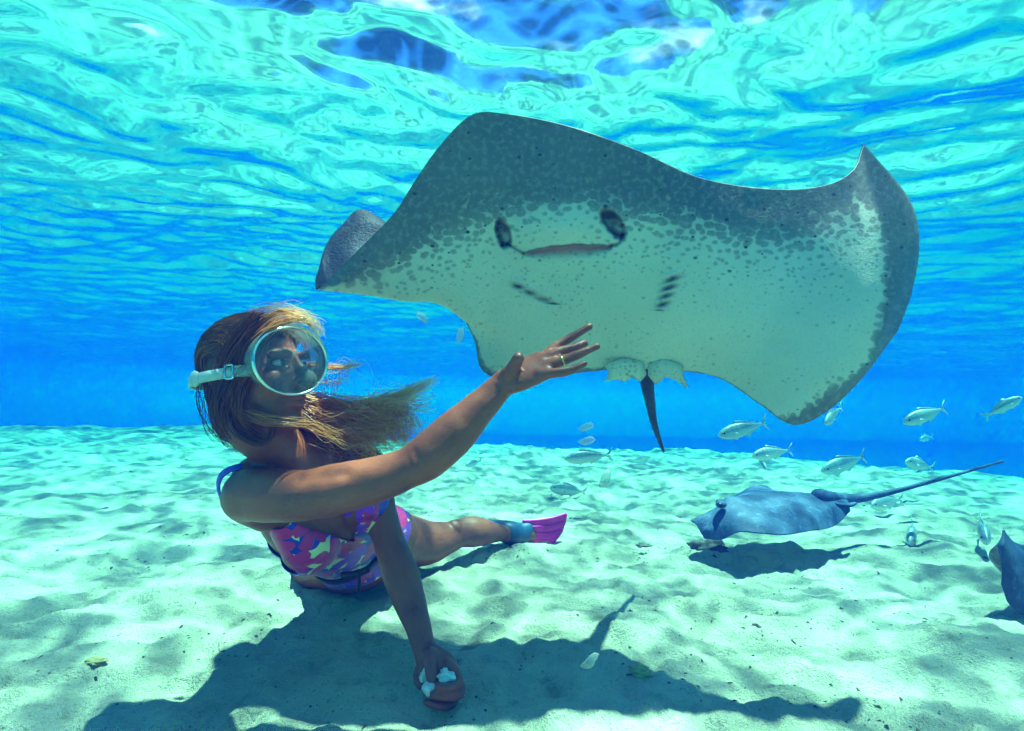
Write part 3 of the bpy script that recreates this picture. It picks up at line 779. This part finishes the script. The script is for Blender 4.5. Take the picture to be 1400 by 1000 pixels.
attr(body_me, 'lips', lips)
person = obj('person', body_me, M['skin'])
tag(person, 'diver in a floral swimsuit and round mask reaching up to the large stingray', 'person')
for s in (-1, 1):
    e = MB().ellipsoid(H(s * .031, .074, .012), (.0125, .0105, .0062), HB).build('eye', M['eyew'], person)
    MB().ellipsoid(H(s * .031 , .0825, .012), (.0058, .0035, .0058), HB).build('iris', M['eye'], e)
    MB().tube(HA([(s * .014, .092, .029), (s * .030, .091, .034), (s * .048, .078, .031)]), [.0016, .0022, .0010], k=8).build('eyebrow', M['rubble'], person)

# ---- swimsuit: a shell over the torso cut along neckline and leg line
def clip_mesh(me, fval, offset):
    c, n = get_co(me), get_no(me); c = c + n * offset
    polys = np.empty(len(me.polygons) * 4, int)
    vs, idx, faces = [], {}, []
    def vid(k, p):
        if k not in idx: idx[k] = len(vs); vs.append(p)
        return idx[k]
    for p in me.polygons:
        q = list(p.vertices); fv = [fval[i] for i in q]
        if max(fv) <= 0: continue
        out = []
        for i in range(len(q)):
            a, b = q[i], q[(i + 1) % len(q)]
            if fval[a] > 0: out.append(vid(a, c[a]))
            if (fval[a] > 0) != (fval[b] > 0):
                t = fval[a] / (fval[a] - fval[b]); k = (min(a, b), max(a, b)); out.append(vid(k, c[a] + (c[b] - c[a]) * t))
        if len(out) >= 3: faces.append(out)
    return np.array(vs), faces

def torso_coords(c):
    o = P(430, 662, 1.10); r = c - o
    return r @ TW, r @ TA, r @ TN
tm_ = torso_parts(MB())
tm_.tube(PA([(515, 752, 1.44), (545, 741, 1.52)]), [.092, .082], k=26)
tm_.tube(PA([(478, 758, 1.42), (450, 770, 1.49)]), [.088, .078], k=22)
tme = remesh(tm_, .0045, 4)
w, t_, n_ = torso_coords(get_co(tme))
neck = np.where(n_ > -.02, .128 - 2.5 * np.abs(w + .004), .10)            # V neck in front, scooped back
neck = np.maximum(neck, -.035)
side = .052 + .35 * np.maximum(np.abs(w) - .105, 0)
fv = t_ - np.where(n_ > -.02, neck, .09)
fv = np.minimum(fv, (.385 - .25 * np.maximum(np.abs(w) - .03, 0)) - t_)
fv = np.where(np.abs(w) > .118, np.minimum(fv, t_ - .085), fv)
sv, sf = clip_mesh(tme, fv, .0042)
smb = MB().add(sv, sf)
sw = smb.build('swimsuit', M['suit'], person)
sco = get_co(sw.data); a_, b_, c_ = torso_coords(sco)
set_uv(sw.data, np.stack([a_ + .35 * np.minimum(c_, 0), b_ + .3 * c_], 1))
so = sw.modifiers.new('cloth', 'SOLIDIFY'); so.thickness = .0022; so.offset = 1
# straps
def ribbon(mb, pts, width, thick, wdir, n=30):
    return mb.tube(pts, width / 2, thick / 2, wdir=wdir, k=10, n=n)
ribbon(MB(), np.vstack([P(476, 706, 1.055), P(468, 670, 1.08), P(464, 640, 1.085), P(455, 612, 1.09), P(448, 598, 1.12)]), .016, .004, _r).build('shoulder_strap', M['purple'], sw)
ribbon(MB(), np.vstack([P(305, 690, 1.01), P(298.5, 668, .985), P(303, 650, .965), P(322, 639.5, .965), P(350, 637, .99)]), .012, .004, _u - .7 * _r).build('shoulder_strap', M['bluestrap'], sw)
# belt with a buckle and a hanging end
bm_ = MB(); ring = []
oc = PA(np.array([[484, 740, 1.315]]))[0]
for k in range(48):
    th = 2 * math.pi * k / 48
    ring.append(oc + TW * math.cos(th) * .117 + TN * math.sin(th) * .085 - TA * .006 * math.cos(th))
ring = np.array(ring); rr = []
for p in ring:
    o_ = unit(p - oc); rr.append([p - TA * .012 - o_ * .002, p + TA * .012 - o_ * .002, p + TA * .012 + o_ * .003, p - TA * .012 + o_ * .003])
rr.append(rr[0]); bm_.loft(np.array(rr), cap=False)
belt = bm_.build('belt', M['belt'], person)
bk = MB(); bk.tube(PA([(468, 787, 1.20), (486, 785, 1.19), (503, 779, 1.19)]), .008, .005, wdir=_u, k=8)
bk.build('buckle', M['belt'], belt)
MB().tube(PA([(490, 785, 1.185), (491, 797, 1.185), (489, 812, 1.19)]), [.004, .0042, .0038], [.002, .002, .002], wdir=_r, k=8).build('hanging_strap', M['belt'], belt)
# ring on the hand at the ray
rg = MB(); rc, rax = P(769, 493.5, .8825), unit(P(795, 483, .883) - P(770, 493, .882))
ru = unit(np.cross(rax, _f)); rv = np.cross(rax, ru); tor = []
for k in range(25):
    th = 2 * math.pi * k / 24; d_ = ru * math.cos(th) + rv * math.sin(th)
    tor.append([rc + d_ * (.0093 + .0011 * math.cos(q)) + rax * .0016 * math.sin(q) for q in np.linspace(0, 2 * math.pi, 8, endpoint=False)])
rg.loft(np.array(tor), cap=False); rg.build('finger_ring', M['gold'], person)

# ---- hair: strands combed back over the skull and locks drifting to the side
hair = MB(); tint = []
def strand(pts, r0, r1, tn0, tn1, n=14):
    c = catmull(pts, n); t = np.linspace(0, 1, n); r = r0 + (r1 - r0) * t ** 1.5
    T = unit(np.gradient(c, axis=0)); a = unit(np.cross(T, _f + .01)); b = np.cross(T, a)
    th = np.array([0, 2.1, 4.2])
    rings = c[:, None] + r[:, None, None] * (a[:, None] * np.cos(th)[None, :, None] + b[:, None] * np.sin(th)[None, :, None])
    hair.loft(rings, cap=False); tint.append(np.repeat(tn0 + (tn1 - tn0) * t, 3))
def skull(th, ph, off=0.0):
    """point on the scalp: th 0 front .. pi back over the top, ph left .. right"""
    d = np.array([math.sin(ph), math.cos(ph) * math.cos(th), math.cos(ph) * math.sin(th)])
    return np.array([0, -.020, .030]) + d * (np.array([.0735, .095, .083]) + .004 + off)
# base layer under the strands
cap = MB(); rows = []
for i in range(26):
    th = .50 + (4.25 - .50) * i / 25
    rows.append([H(*skull(th, ph)) for ph in np.linspace(-1.5, 1.5, 26)])
rows = np.array(rows); hair.add(rows.reshape(-1, 3), grid_faces(26, 26)); tint.append(np.full(26 * 26, .10))
for k in range(2400):
    ph = random.uniform(-1.5, 1.5); th0 = random.uniform(.36, .75) if random.random() < .5 else random.uniform(.6, 2.2); L = random.uniform(.9, 2.2)
    off = random.uniform(.0005, .007); dph = random.gauss(0, .16)
    pts = [skull(min(th0 + L * q, 4.25), ph * (1 - .25 * max(0, th0 + L * q - 2.2)) + dph * q, off + .003 * math.sin(3 * q + ph * 9) * .5) for q in np.linspace(0, 1, 6)]
    g_ = random.random(); hi = .62 if g_ > .85 else random.uniform(.08, .42)
    strand(HA(pts), .0007, .0004, hi * .8, hi, 12)
def lock(guide, n, spread0, spread1, wav, r=.0008, tn=(.25, .7), jit=.35, nseg=18, short=.35):
    G = catmull(PA(guide), 10)
    for k in range(n):
        o0 = rng.normal(0, 1, 3); ph_ = rng.uniform(0, 6.3, 3); fr_ = rng.uniform(.7, 1.6)
        e = 1 - short * rng.random() ** 1.5
        t = np.linspace(0, 1, 10)
        sp = spread0 + (spread1 - spread0) * t
        wv_ = np.stack([np.sin(ph_[i] + fr_ * 6.3 * t * (1 + .3 * i)) for i in range(3)], 1) * (wav * t)[:, None]
        pts = G + o0 * sp[:, None] * (1 + jit * np.sin(ph_[0] + 3 * t))[:, None] + wv_
        pts = catmull(pts, 40)[:max(8, int(40 * e))]
        a = rng.uniform(-.12, .12)
        strand(pts[np.linspace(0, len(pts) - 1, 9).astype(int)], r, r * .35, tn[0] + a, min(1, tn[1] + a), nseg)
for gd, n_, sp, wv, tn in [
    ([(405,545,1.06),(440,552,1.07),(490,556,1.07),(545,540,1.06),(602,517,1.06)], 150, (.010, .004), .007, (.35, 1.0)),
    ([(405,552,1.06),(445,562,1.07),(500,560,1.06),(550,548,1.05),(590,536,1.05)], 90, (.010, .007), .014, (.4, .95)),
    ([(400,555,1.06),(440,572,1.07),(495,572,1.07),(540,562,1.06),(566,590,1.06)], 200, (.014, .013), .018, (.35, .72)),
    ([(398,570,1.06),(432,592,1.07),(478,600,1.08),(520,588,1.08),(558,604,1.08)], 220, (.014, .014), .020, (.30, .66)),
    ([(395,575,1.06),(432,602,1.08),(480,612,1.10),(510,628,1.11),(514,664,1.12)], 220, (.016, .011), .013, (.28, .45)),
    ([(405,560,1.06),(445,585,1.06),(500,578,1.05),(535,585,1.04),(548,612,1.04)], 120, (.012, .014), .022, (.42, .8)),
    ([(400,560,1.05),(430,580,1.04),(470,590,1.03),(505,600,1.04),(520,625,1.05)], 110, (.012, .014), .020, (.40, .75)),
    ([(405,560,1.06),(445,575,1.06),(500,578,1.06),(545,585,1.05),(562,560,1.05)], 60, (.012, .012), .024, (.45, .85))]:
    lock(gd, n_, sp[0], sp[1], wv, tn=tn, nseg=22)
lock([(420,500,1.04),(445,503,1.04),(470,503,1.04),(497,496,1.04)], 50, .003, .003, .003, r=.0006, tn=(.5, .95))
lock([(425,520,1.03),(445,522,1.03),(468,520,1.03),(480,500,1.03)], 12, .004, .004, .006, r=.0005, tn=(.4, .7))
lock([(318,540,.930),(345,566,.895),(390,578,.885),(432,580,.93),(466,600,.98),(482,612,1.0)], 26, .005, .005, .008, r=.0006, tn=(.3, .85))
lock([(312,552,.905),(318,575,.905),(336,596,.905),(356,604,.905),(372,594,.905),(372,574,.905)], 170, .0045, .0025, .003, tn=(.12, .30))
lock([(322,518,.900),(310,548,.905),(314,578,.925),(332,602,.95),(352,606,.97)], 300, .010, .007, .004, tn=(.08, .24))
lock([(302,522,.950),(300,550,.955),(308,580,.965),(326,602,.985),(344,610,1.0)], 300, .012, .008, .004, tn=(.05, .2))
lock([(352,448,.900),(330,470,.893),(314,500,.897),(306,530,.908),(306,552,.915)], 420, .008, .006, .003, tn=(.10, .30))
lock([(362,452,.895),(345,475,.888),(335,505,.888),(322,535,.897),(314,556,.905)], 260, .007, .006, .003, tn=(.12, .38))
lock([(330,528,.890),(326,552,.890),(334,572,.900),(352,590,.930),(372,604,.975)], 60, .007, .004, .004, tn=(.15, .4))
lock([(346,470,.885),(372,446,.875),(405,436,.885),(432,446,.90),(440,462,.905)], 70, .005, .004, .006, r=.0006, tn=(.45, 1.0))
lock([(340,450,.93),(375,430,.93),(410,431,.93),(436,442,.92)], 70, .004, .005, .004, r=.0006, tn=(.4, .95))
lock([(530,560,1.06),(548,566,1.06),(560,585,1.06),(556,606,1.06)], 30, .010, .012, .016, r=.0005, tn=(.45, .7))
lock([(515,570,1.06),(545,556,1.06),(575,556,1.06),(598,561,1.06)], 24, .006, .005, .008, r=.0005, tn=(.5, .9))
for k in range(16):
    x0, y0 = rng.uniform(400, 470), rng.uniform(545, 600); x1, y1 = x0 + rng.uniform(50, 130), y0 + rng.uniform(-60, 40)
    lock([(x0, y0, 1.06), (x0 * .7 + x1 * .3, y0 + rng.uniform(-15, 15), 1.05), (x0 * .3 + x1 * .7, y1 + rng.uniform(-20, 20), 1.04), (x1, y1, 1.04)], 9, .004, .006, .020, r=.0005, tn=(.4, .95), nseg=22)
lock([(330,450,.96),(355,428,.95),(395,424,.94),(425,434,.93)], 30, .006, .006, .010, r=.0005, tn=(.4, .9))
lock([(296,500,.97),(290,530,.97),(296,570,.97),(310,600,.98)], 26, .004, .005, .008, r=.0005, tn=(.2, .5))
hm = hair.build('hair', M['hair'], person); attr(hm.data, 'tint', np.clip(np.concatenate(tint), 0, 1))

# ---- diving mask
mask = empty('diving_mask', H(0, .10, .0))
mask.rotation_euler = (0, 0, 0)
LC, LW, LH = np.array([0, .112, .012]), .072, .0625
def oval(s, y, dz=0.0, n=56):
    th = np.linspace(0, 2 * math.pi, n, endpoint=False)
    return KA(np.stack([LW * s * np.cos(th), LC[1] + y + -.020 * (np.abs(np.cos(th)) ** 2) * (s > 1.3) * 0, LC[2] + dz + LH * s * np.sin(th)], 1))
MC = P(399, 494, .902); my_ = math.radians(53)          # the lens centre and the way the mask looks
MF = unit(np.array([math.sin(my_), -math.cos(my_), .06])); MU = np.array([-.16, .05, 1.0]); MU = unit(MU - MF * np.dot(MU, MF))
MBs = np.array([np.cross(MF, MU), MF, MU]) * HS
def KA(a): return MC + (np.asarray(a, float) - LC) @ MBs
def place(mb, name, mat, parent, sm=True):
    o = mb.build(name, mat, None, sm); return adopt(o, parent)
th = np.linspace(0, 2 * math.pi, 57)
tr_ = []
for a in th:
    c = np.array([LW * math.cos(a), LC[1], LC[2] + LH * math.sin(a)]); rd = unit(np.array([math.cos(a) * LH, 0, math.sin(a) * LW]))
    tr_.append(KA([c + rd * .0026 * math.cos(q) + np.array([0, .0055, 0]) * math.sin(q) for q in np.linspace(0, 2 * math.pi, 10, endpoint=False)]))
m_ = MB(); m_.loft(np.array(tr_), cap=False); place(m_, 'rim', M['steel'], mask)
m_ = MB(); m_.loft(np.array([oval(.97, -.0015), oval(.97, .0015)])); place(m_, 'lens', M['lens'], mask, False)

def skirt_ring(s, y, yb):
    a = np.linspace(0, 2 * math.pi, 56, endpoint=False)
    return KA(np.stack([LW * s * np.cos(a), LC[1] + y - yb * np.cos(a) ** 2, LC[2] + LH * s * np.sin(a) + .004], 1))
m_ = MB(); m_.loft(np.array([skirt_ring(1.03, .004, 0), skirt_ring(1.02, -.009, .0), skirt_ring(.97, -.020, .010), skirt_ring(.90, -.032, .024), skirt_ring(.87, -.034, .024), skirt_ring(.92, -.020, .010), skirt_ring(.96, -.005, 0)]), cap=False)
place(m_, 'skirt', M['silicone'], mask)
m_ = MB(); m_.tube(HA([(0, .096, .002), (0, .110, -.012), (0, .114, -.026), (0, .104, -.036)]), [.010, .0135, .0155, .014], k=14); place(m_, 'nose_pocket', M['nosep'], mask)
def strap_pt(a):   # a: angle round the head, 0 = front
    return np.array([.0935 * math.sin(a), -.018 + .115 * math.cos(a), .000 - .012 * (1 - math.cos(a)) * .5])
st = []
for a in np.linspace(.95, 2 * math.pi - .95, 60):
    p = strap_pt(a); o_ = unit(np.array([math.sin(a) / .0935, math.cos(a) / .115, 0])); hw = .0098
    st.append(HA([p + [0, 0, hw] - o_ * .0, p + [0, 0, hw] + o_ * .003, p - [0, 0, hw] + o_ * .003, p - [0, 0, hw]]))
m_ = MB(); m_.loft(np.array(st)); strap = place(m_, 'strap', M['strap'], mask)
for s in (-1, 1):
    m_ = MB()
    A = np.vstack([KA([(s * .070, .100, .0)]), KA([(s * .074, .080, -.004)]) * .6 + H(s * .080, .072, -.002) * .4, H(s * .0915, .030, -.003)])
    m_.tube(A, [.012, .011, .010], [.005, .004, .004], wdir=Uh, k=10); place(m_, 'strap_lug', M['silicone'], mask)
    m_ = MB(); c = np.array([s * .094, .020, -.003]); q = []
    for k in range(21):
        a = 2 * math.pi * k / 20; d_ = np.array([0, math.copysign(abs(math.cos(a)) ** .4, math.cos(a)) * .009, math.copysign(abs(math.sin(a)) ** .4, math.sin(a)) * .0125])
        q.append(HA([c + d_ * (1 + .18 * math.cos(z)) + np.array([.0022 * math.sin(z), 0, 0]) for z in np.linspace(0, 2 * math.pi, 6, endpoint=False)]))
    m_.loft(np.array(q), cap=False); place(m_, 'buckle', M['steel'], mask)
    m_ = MB(); c = strap_pt(s * 1.95) + np.array([s * .004, 0, 0])
    m_.ellipsoid(H(*c), (.006, .012, .015), HB); place(m_, 'strap_slider', M['strap'], mask)
tag(mask, 'round clear diving mask with pale strap on the diver', 'diving mask')

# ---- swim fin on the foot
fin = empty('swim_fin', P(705, 738, 1.87))
m_ = MB()
m_.tube(PA([(668, 717, 1.88), (692, 727, 1.855), (708, 731, 1.88), (722, 730, 1.90), (732, 730, 1.91)]), [.020, .040, .043, .045, .043], [.012, .036, .037, .026, .012], wdir=unit(_u + .25 * _r), k=26, n=40)
place(m_, 'foot_pocket', M['finblue'], fin)
m_ = MB()
bl = [[(716, 713, 1.89), (716, 722, 1.885), (716, 733, 1.885), (718, 745, 1.89)], [(735, 712, 1.90), (736, 722, 1.90), (735, 735, 1.90), (734, 747, 1.90)],
      [(755, 709, 1.92), (756, 720, 1.925), (753, 735, 1.92), (746, 748, 1.91)], [(775, 703, 1.94), (773, 714, 1.945), (768, 728, 1.94), (757, 745, 1.92)]]
g = PA(catmull_grid(np.array(bl), 30, 24)); nrm = unit(np.cross(np.gradient(g, axis=0), np.gradient(g, axis=1)))
tk = .0035 + .0012 * np.cos(np.linspace(0, 1, 24) * 6 * math.pi)[None, :] * np.ones((30, 1))
m_.add(np.vstack([(g - nrm * tk[..., None]).reshape(-1, 3), (g + nrm * tk[..., None]).reshape(-1, 3)]), grid_faces(30, 24, 0, False)); m_.f += grid_faces(30, 24, 720, True) + rim_faces(30, 24, 720, True); m_.mi = [0] * len(m_.f)
place(m_, 'blade', M['finpink'], fin)
for j in (6, 12, 17):
    m_ = MB(); m_.tube(g[2:28:4, j] - _f * .003, [.004, .004, .0038, .0035, .003, .0025, .001], .004, k=8); place(m_, 'rib', M['finpink'], fin)
for j in (0, 23):
    m_ = MB(); m_.tube(g[::4, j], .0065, .005, wdir=_u, k=10); place(m_, 'side_rail', M['finpink'], fin)
tag(fin, 'magenta swim fin with a navy foot pocket on the diver', 'swim fin')

# ---- bait in the lower hand
for i, (x, y, d, r) in enumerate([(609, 925, .938, .0145), (604, 945, .920, .011), (583, 923, .950, .013), (587, 943, .918, .011)]):
    b = MB(); b.ellipsoid((0, 0, 0), (r * 1.15, r, r * .85), None, 30, 20); v = b.v[0]
    b.v[0] = v * (1 + .5 * perlin(v[:, 0] * 70 + i * 9, v[:, 2] * 70 + v[:, 1] * 60) + .25 * perlin(v[:, 0] * 220 + i * 9, v[:, 2] * 220 + v[:, 1] * 160))[:, None]
    o = b.build('bait_chunk', M['bait']); o.location = Vector(P(x, y, d)); o.rotation_euler = (i, i * 2.1, i * .7)
    tag(o, ['largest white chunk of bait, beside the thumb of the hand on the sand', 'white bait chunk squeezed by the curled fingers on the sand', 'white bait chunk between thumb and little finger of the lower hand', 'white bait chunk at the fingertips of the hand on the sand'][i], 'bait', 'bait chunks in the hand')

# ------------------------------------------------------------------ fish
def fish_mesh(bend):
    mb = MB()
    xs = np.array([0, .03, .08, .16, .28, .42, .56, .70, .80, .87]); hh = np.array([.008, .045, .078, .112, .135, .130, .102, .062, .034, .024]); ww = hh * np.array([.9, .72, .62, .55, .5, .46, .42, .38, .36, .36])
    zc = np.array([-.010, -.006, -.002, .002, .004, .002, 0, 0, 0, 0])
    side = lambda x: bend * np.sin((x - .2) * 3.0) * .12
    mb.tube(np.stack([xs, side(xs), zc], 1), hh, ww, wdir=(0, 0, 1), k=16, n=34)
    def plate(out, th=.006):
        o3 = np.array([(x, side(x), z) for x, z in out]); c = o3.mean(0)
        mb.loft([c + (o3 - c) * .03 + [0, th, 0], c + (o3 - c) * .7 + [0, th, 0], o3, c + (o3 - c) * .7 - [0, th, 0], c + (o3 - c) * .03 - [0, th, 0]])
    plate([(.85, .02), (.90, .05), (1.0, .15), (1.01, .14), (.955, .045), (.925, .005)]); plate([(.85, -.02), (.925, -.005), (.955, -.045), (1.0, -.15), (.985, -.145), (.90, -.05)])
    plate([(.27, .12), (.36, .185), (.44, .165), (.60, .120), (.78, .048), (.60, .08)], .005)
    plate([(.50, -.10), (.54, -.155), (.62, -.12), (.78, -.045), (.66, -.06)], .005)
    plate([(.25, -.11), (.33, -.165), (.36, -.13), (.34, -.10)], .005)
    for s in (-1, 1):
        o3 = np.array([(.24, s * .062 , -.02), (.30, s * .085, -.015), (.37, s * .10, -.05), (.31, s * .075, -.05)]); c = o3.mean(0)
        mb.loft([c + (o3 - c) * .05 + [0, .004 * s, 0], o3, c + (o3 - c) * .05 - [0, .004 * s, 0]])
    return mb.mesh('fish')
fish_meshes = [fish_mesh(b) for b in (.25, -.3, .05)]
for m in fish_meshes: m.materials.append(M['fish'])
eye_me = MB().ellipsoid((0, 0, 0), (.019, .008, .019), None, 12, 8).mesh('eye'); eye_me.materials.append(M['eye'])
FISH = [  # head px, tail px, depth, depth of tail, label
 ((772, 628), (838, 622), 2.5, 2.5, 'silver fish swimming level below the tail of the large stingray'),
 ((983, 596), (1048, 577), 2.3, 2.35, 'silver fish climbing tail up beside the wing lobe of the large stingray'),
 ((1028, 624), (1084, 615), 2.6, 2.65, 'silver fish just above the back fin of the small stingray, with another tucked below it'),
 ((1047, 642), (1037, 624), 2.75, 2.9, 'small silver fish diving head down under another silver fish'),
 ((1236, 578), (1292, 557), 2.4, 2.45, 'barred silver fish alone in blue water above the tail of the small stingray'),
 ((1397, 543), (1344, 571), 2.2, 2.25, 'silver fish facing away from the others with its tail hanging low'),
 ((1127, 580), (1153, 556), 2.6, 2.7, 'silver fish half hidden behind the wing of the large stingray'),
 ((1124, 645), (1182, 623), 3.0, 3.1, 'pale fish over the far sand behind the root of the small stingray tail'),
 ((1238, 631), (1278, 641), 3.1, 3.2, 'pale fish over the far sand just above the middle of the small stingray tail'),
 ((636, 637), (659, 630), 3.6, 3.7, 'tiny pale fish over far sand beside the reaching forearm'),
 ((752, 667), (802, 673), 3.0, 3.1, 'pale fish low over the sand behind the magenta fin'),
 ((1190, 692), (1236, 682), 2.5, 2.6, 'pale fish near the sand under the tail of the small stingray'),
 ((1348, 741), (1343, 708), 1.85, 2.05, 'narrow pale fish seen head on near the stingray with the upturned snout'),
 ((1246, 744), (1243, 712), 1.95, 2.15, 'narrow pale fish seen head on in front of the small stingray tail'),
 ((1258, 601), (1276, 597), 5.0, 5.1, 'tiny distant fish in the blue water beyond the others'),
]
for i, (h, t, d0, d1, lab) in enumerate(FISH):
    A, B = P(*h, d0), P(*t, d1); L = np.linalg.norm(B - A); X = (B - A) / L
    Z = np.array([0, 0, 1.0]) if abs(X[2]) < .9 else np.array([0, 1.0, 0]); Y = unit(np.cross(Z, X)); Z = np.cross(X, Y)
    o = bpy.data.objects.new('fish', fish_meshes[i % 3]); col.objects.link(o)
    o.matrix_world = Matrix([[X[0] * L, Y[0] * L, Z[0] * L, A[0]], [X[1] * L, Y[1] * L, Z[1] * L, A[1]], [X[2] * L, Y[2] * L, Z[2] * L, A[2]], [0, 0, 0, 1]])
    tag(o, lab, 'fish', 'silver fish swimming behind the rays')
    for s in (-1, 1):
        e = bpy.data.objects.new('eye', eye_me); col.objects.link(e); e.parent = o; e.location = (.085, s * .047, .022)

# ------------------------------------------------------------------ small things on the sand and in the water
def lump(name, mat, c, r, seed, squash=.5, rough=.35):
    b = MB(); b.ellipsoid((0, 0, 0), (1, 1, 1), None, 30, 20); v = b.v[0]
    k = 1 + rough * perlin(v[:, 0] * 2.1 + seed, v[:, 1] * 2.1 + v[:, 2] * 1.7) + rough * .5 * perlin(v[:, 0] * 6 + seed, v[:, 2] * 6 + v[:, 1] * 5)
    b.v[0] = v * k[:, None] * np.array([r[0], r[1], r[2] * squash]); o = b.build(name, mat); o.location = Vector(c); return o
def on_sand(x, y, lift=0.0):
    """the point of the seabed under picture position x, y"""
    d = unit(_f + (x - 700) / FPX * _r + (500 - y) / FPX * _u); t = CAM[2] / max(-d[2], .02)
    for _ in range(6):
        p = CAM + d * t; t += (p[2] - float(sand_height(p[0:1], p[1:2])[0])) / max(-d[2], .02) * .7
    p = CAM + d * t; p[2] = float(sand_height(p[0:1], p[1:2])[0]) + lift; return p
c0 = on_sand(966, 752)
o = lump('dark_rubble', M['rubble'], c0, (.085, .05, .055), 4.2, .75, .5); tag(o, 'dark lump of rubble under the snout of the small stingray', 'rubble')
for i in range(5):
    b = lump('rubble_piece', M['rubble'], (random.uniform(-.10, .03), random.uniform(-.05, .04), -.012), (.025, .02, .02), i * 3.1, .7, .5); b.parent = o
o = lump('pebble', M['rubble'], on_sand(880, 748), (.03, .02, .018), 1.2); tag(o, 'small dark pebble between the magenta fin and the dark rubble', 'pebble')
o = lump('shell', plain('tan_shell', (.32, .24, .10), .6), on_sand(130, 905), (.022, .014, .012), 7.7); tag(o, 'small tan shell on open sand left of the diver\'s shadow'.replace(' left of', ' beyond'), 'shell')
o = lump('coral_bit', plain('yellow_coral', (.33, .29, .10), .8), on_sand(875, 918), (.022, .02, .02), 9.7); tag(o, 'small yellowish coral bit lying in the shadow of the large stingray', 'coral')
# debris flecks: nobody could count them
deb = MB(); tet = np.array([(1, 0, 0), (-.5, .8, 0), (-.5, -.8, 0), (0, 0, .6)]); tf = [(0, 1, 3), (1, 2, 3), (2, 0, 3), (0, 2, 1)]
n_deb = 5200
clx, cly = rng.uniform(-3, 3, 90), rng.uniform(.6, 5, 90)
for k in range(n_deb):
    if k % 3: j = rng.integers(0, 90); x, y = clx[j] + rng.normal(0, .09), cly[j] + rng.normal(0, .06)
    else: x, y = rng.uniform(-3, 3), rng.uniform(.6, 5)
    s_ = rng.lognormal(math.log(.0026), .55); a = rng.uniform(0, 6.3); R = np.array([(math.cos(a), math.sin(a), 0), (-math.sin(a), math.cos(a), 0), (0, 0, 1)])
    deb.add((tet * np.array([1.6, .7, 1]) * s_) @ R + np.array([x, y, 0]), tf)
for b in deb.v: b[:, 2] += 0
zz = np.array([b.mean(0) for b in deb.v]); zz = sand_height(zz[:, 0], zz[:, 1])
for b, z in zip(deb.v, zz): b[:, 2] += z
tag(deb.build('sea_debris', M['chip'], None, False), 'dark flecks of seaweed and shell debris scattered over the sand', 'debris', kind='stuff')
# drifting scraps of food
for i, (x, y, d, r, a, lab) in enumerate([(802, 584, .8, .012, .2, 'pale drifting scrap hanging over the fish below the large stingray tail'), (803, 603, .82, .013, .1, 'faint curved scrap under a rounder pale scrap in mid water'),
        (828, 655, .8, .016, 1.0, 'slanted whitish scrap drifting above the magenta fin'), (577, 434, .7, .010, -.9, 'thin drifting scrap at the left edge of the large stingray'.replace('left ', 'lower ')),
        (629, 458, .7, .011, 1.2, 'curled drifting scrap beside the reaching hand'), (807, 905, .7, .014, .6, 'pale slanted scrap drifting above the shadow of the large stingray')]):
    b = MB(); n1 = 14; tt = np.linspace(-1, 1, n1)
    b.tube(np.stack([tt * r, .35 * r * tt ** 2, .1 * r * np.sin(tt * 3)], 1), r * .45 * np.sqrt(np.maximum(1 - tt ** 2, .02)), r * .12, wdir=(0, 0, 1), k=12)
    o = b.build('food_scrap', M['scrap']); o.location = Vector(P(x, y, d)); o.rotation_euler = (0, -a, 0)
    tag(o, lab, 'scrap', 'drifting scraps of food')
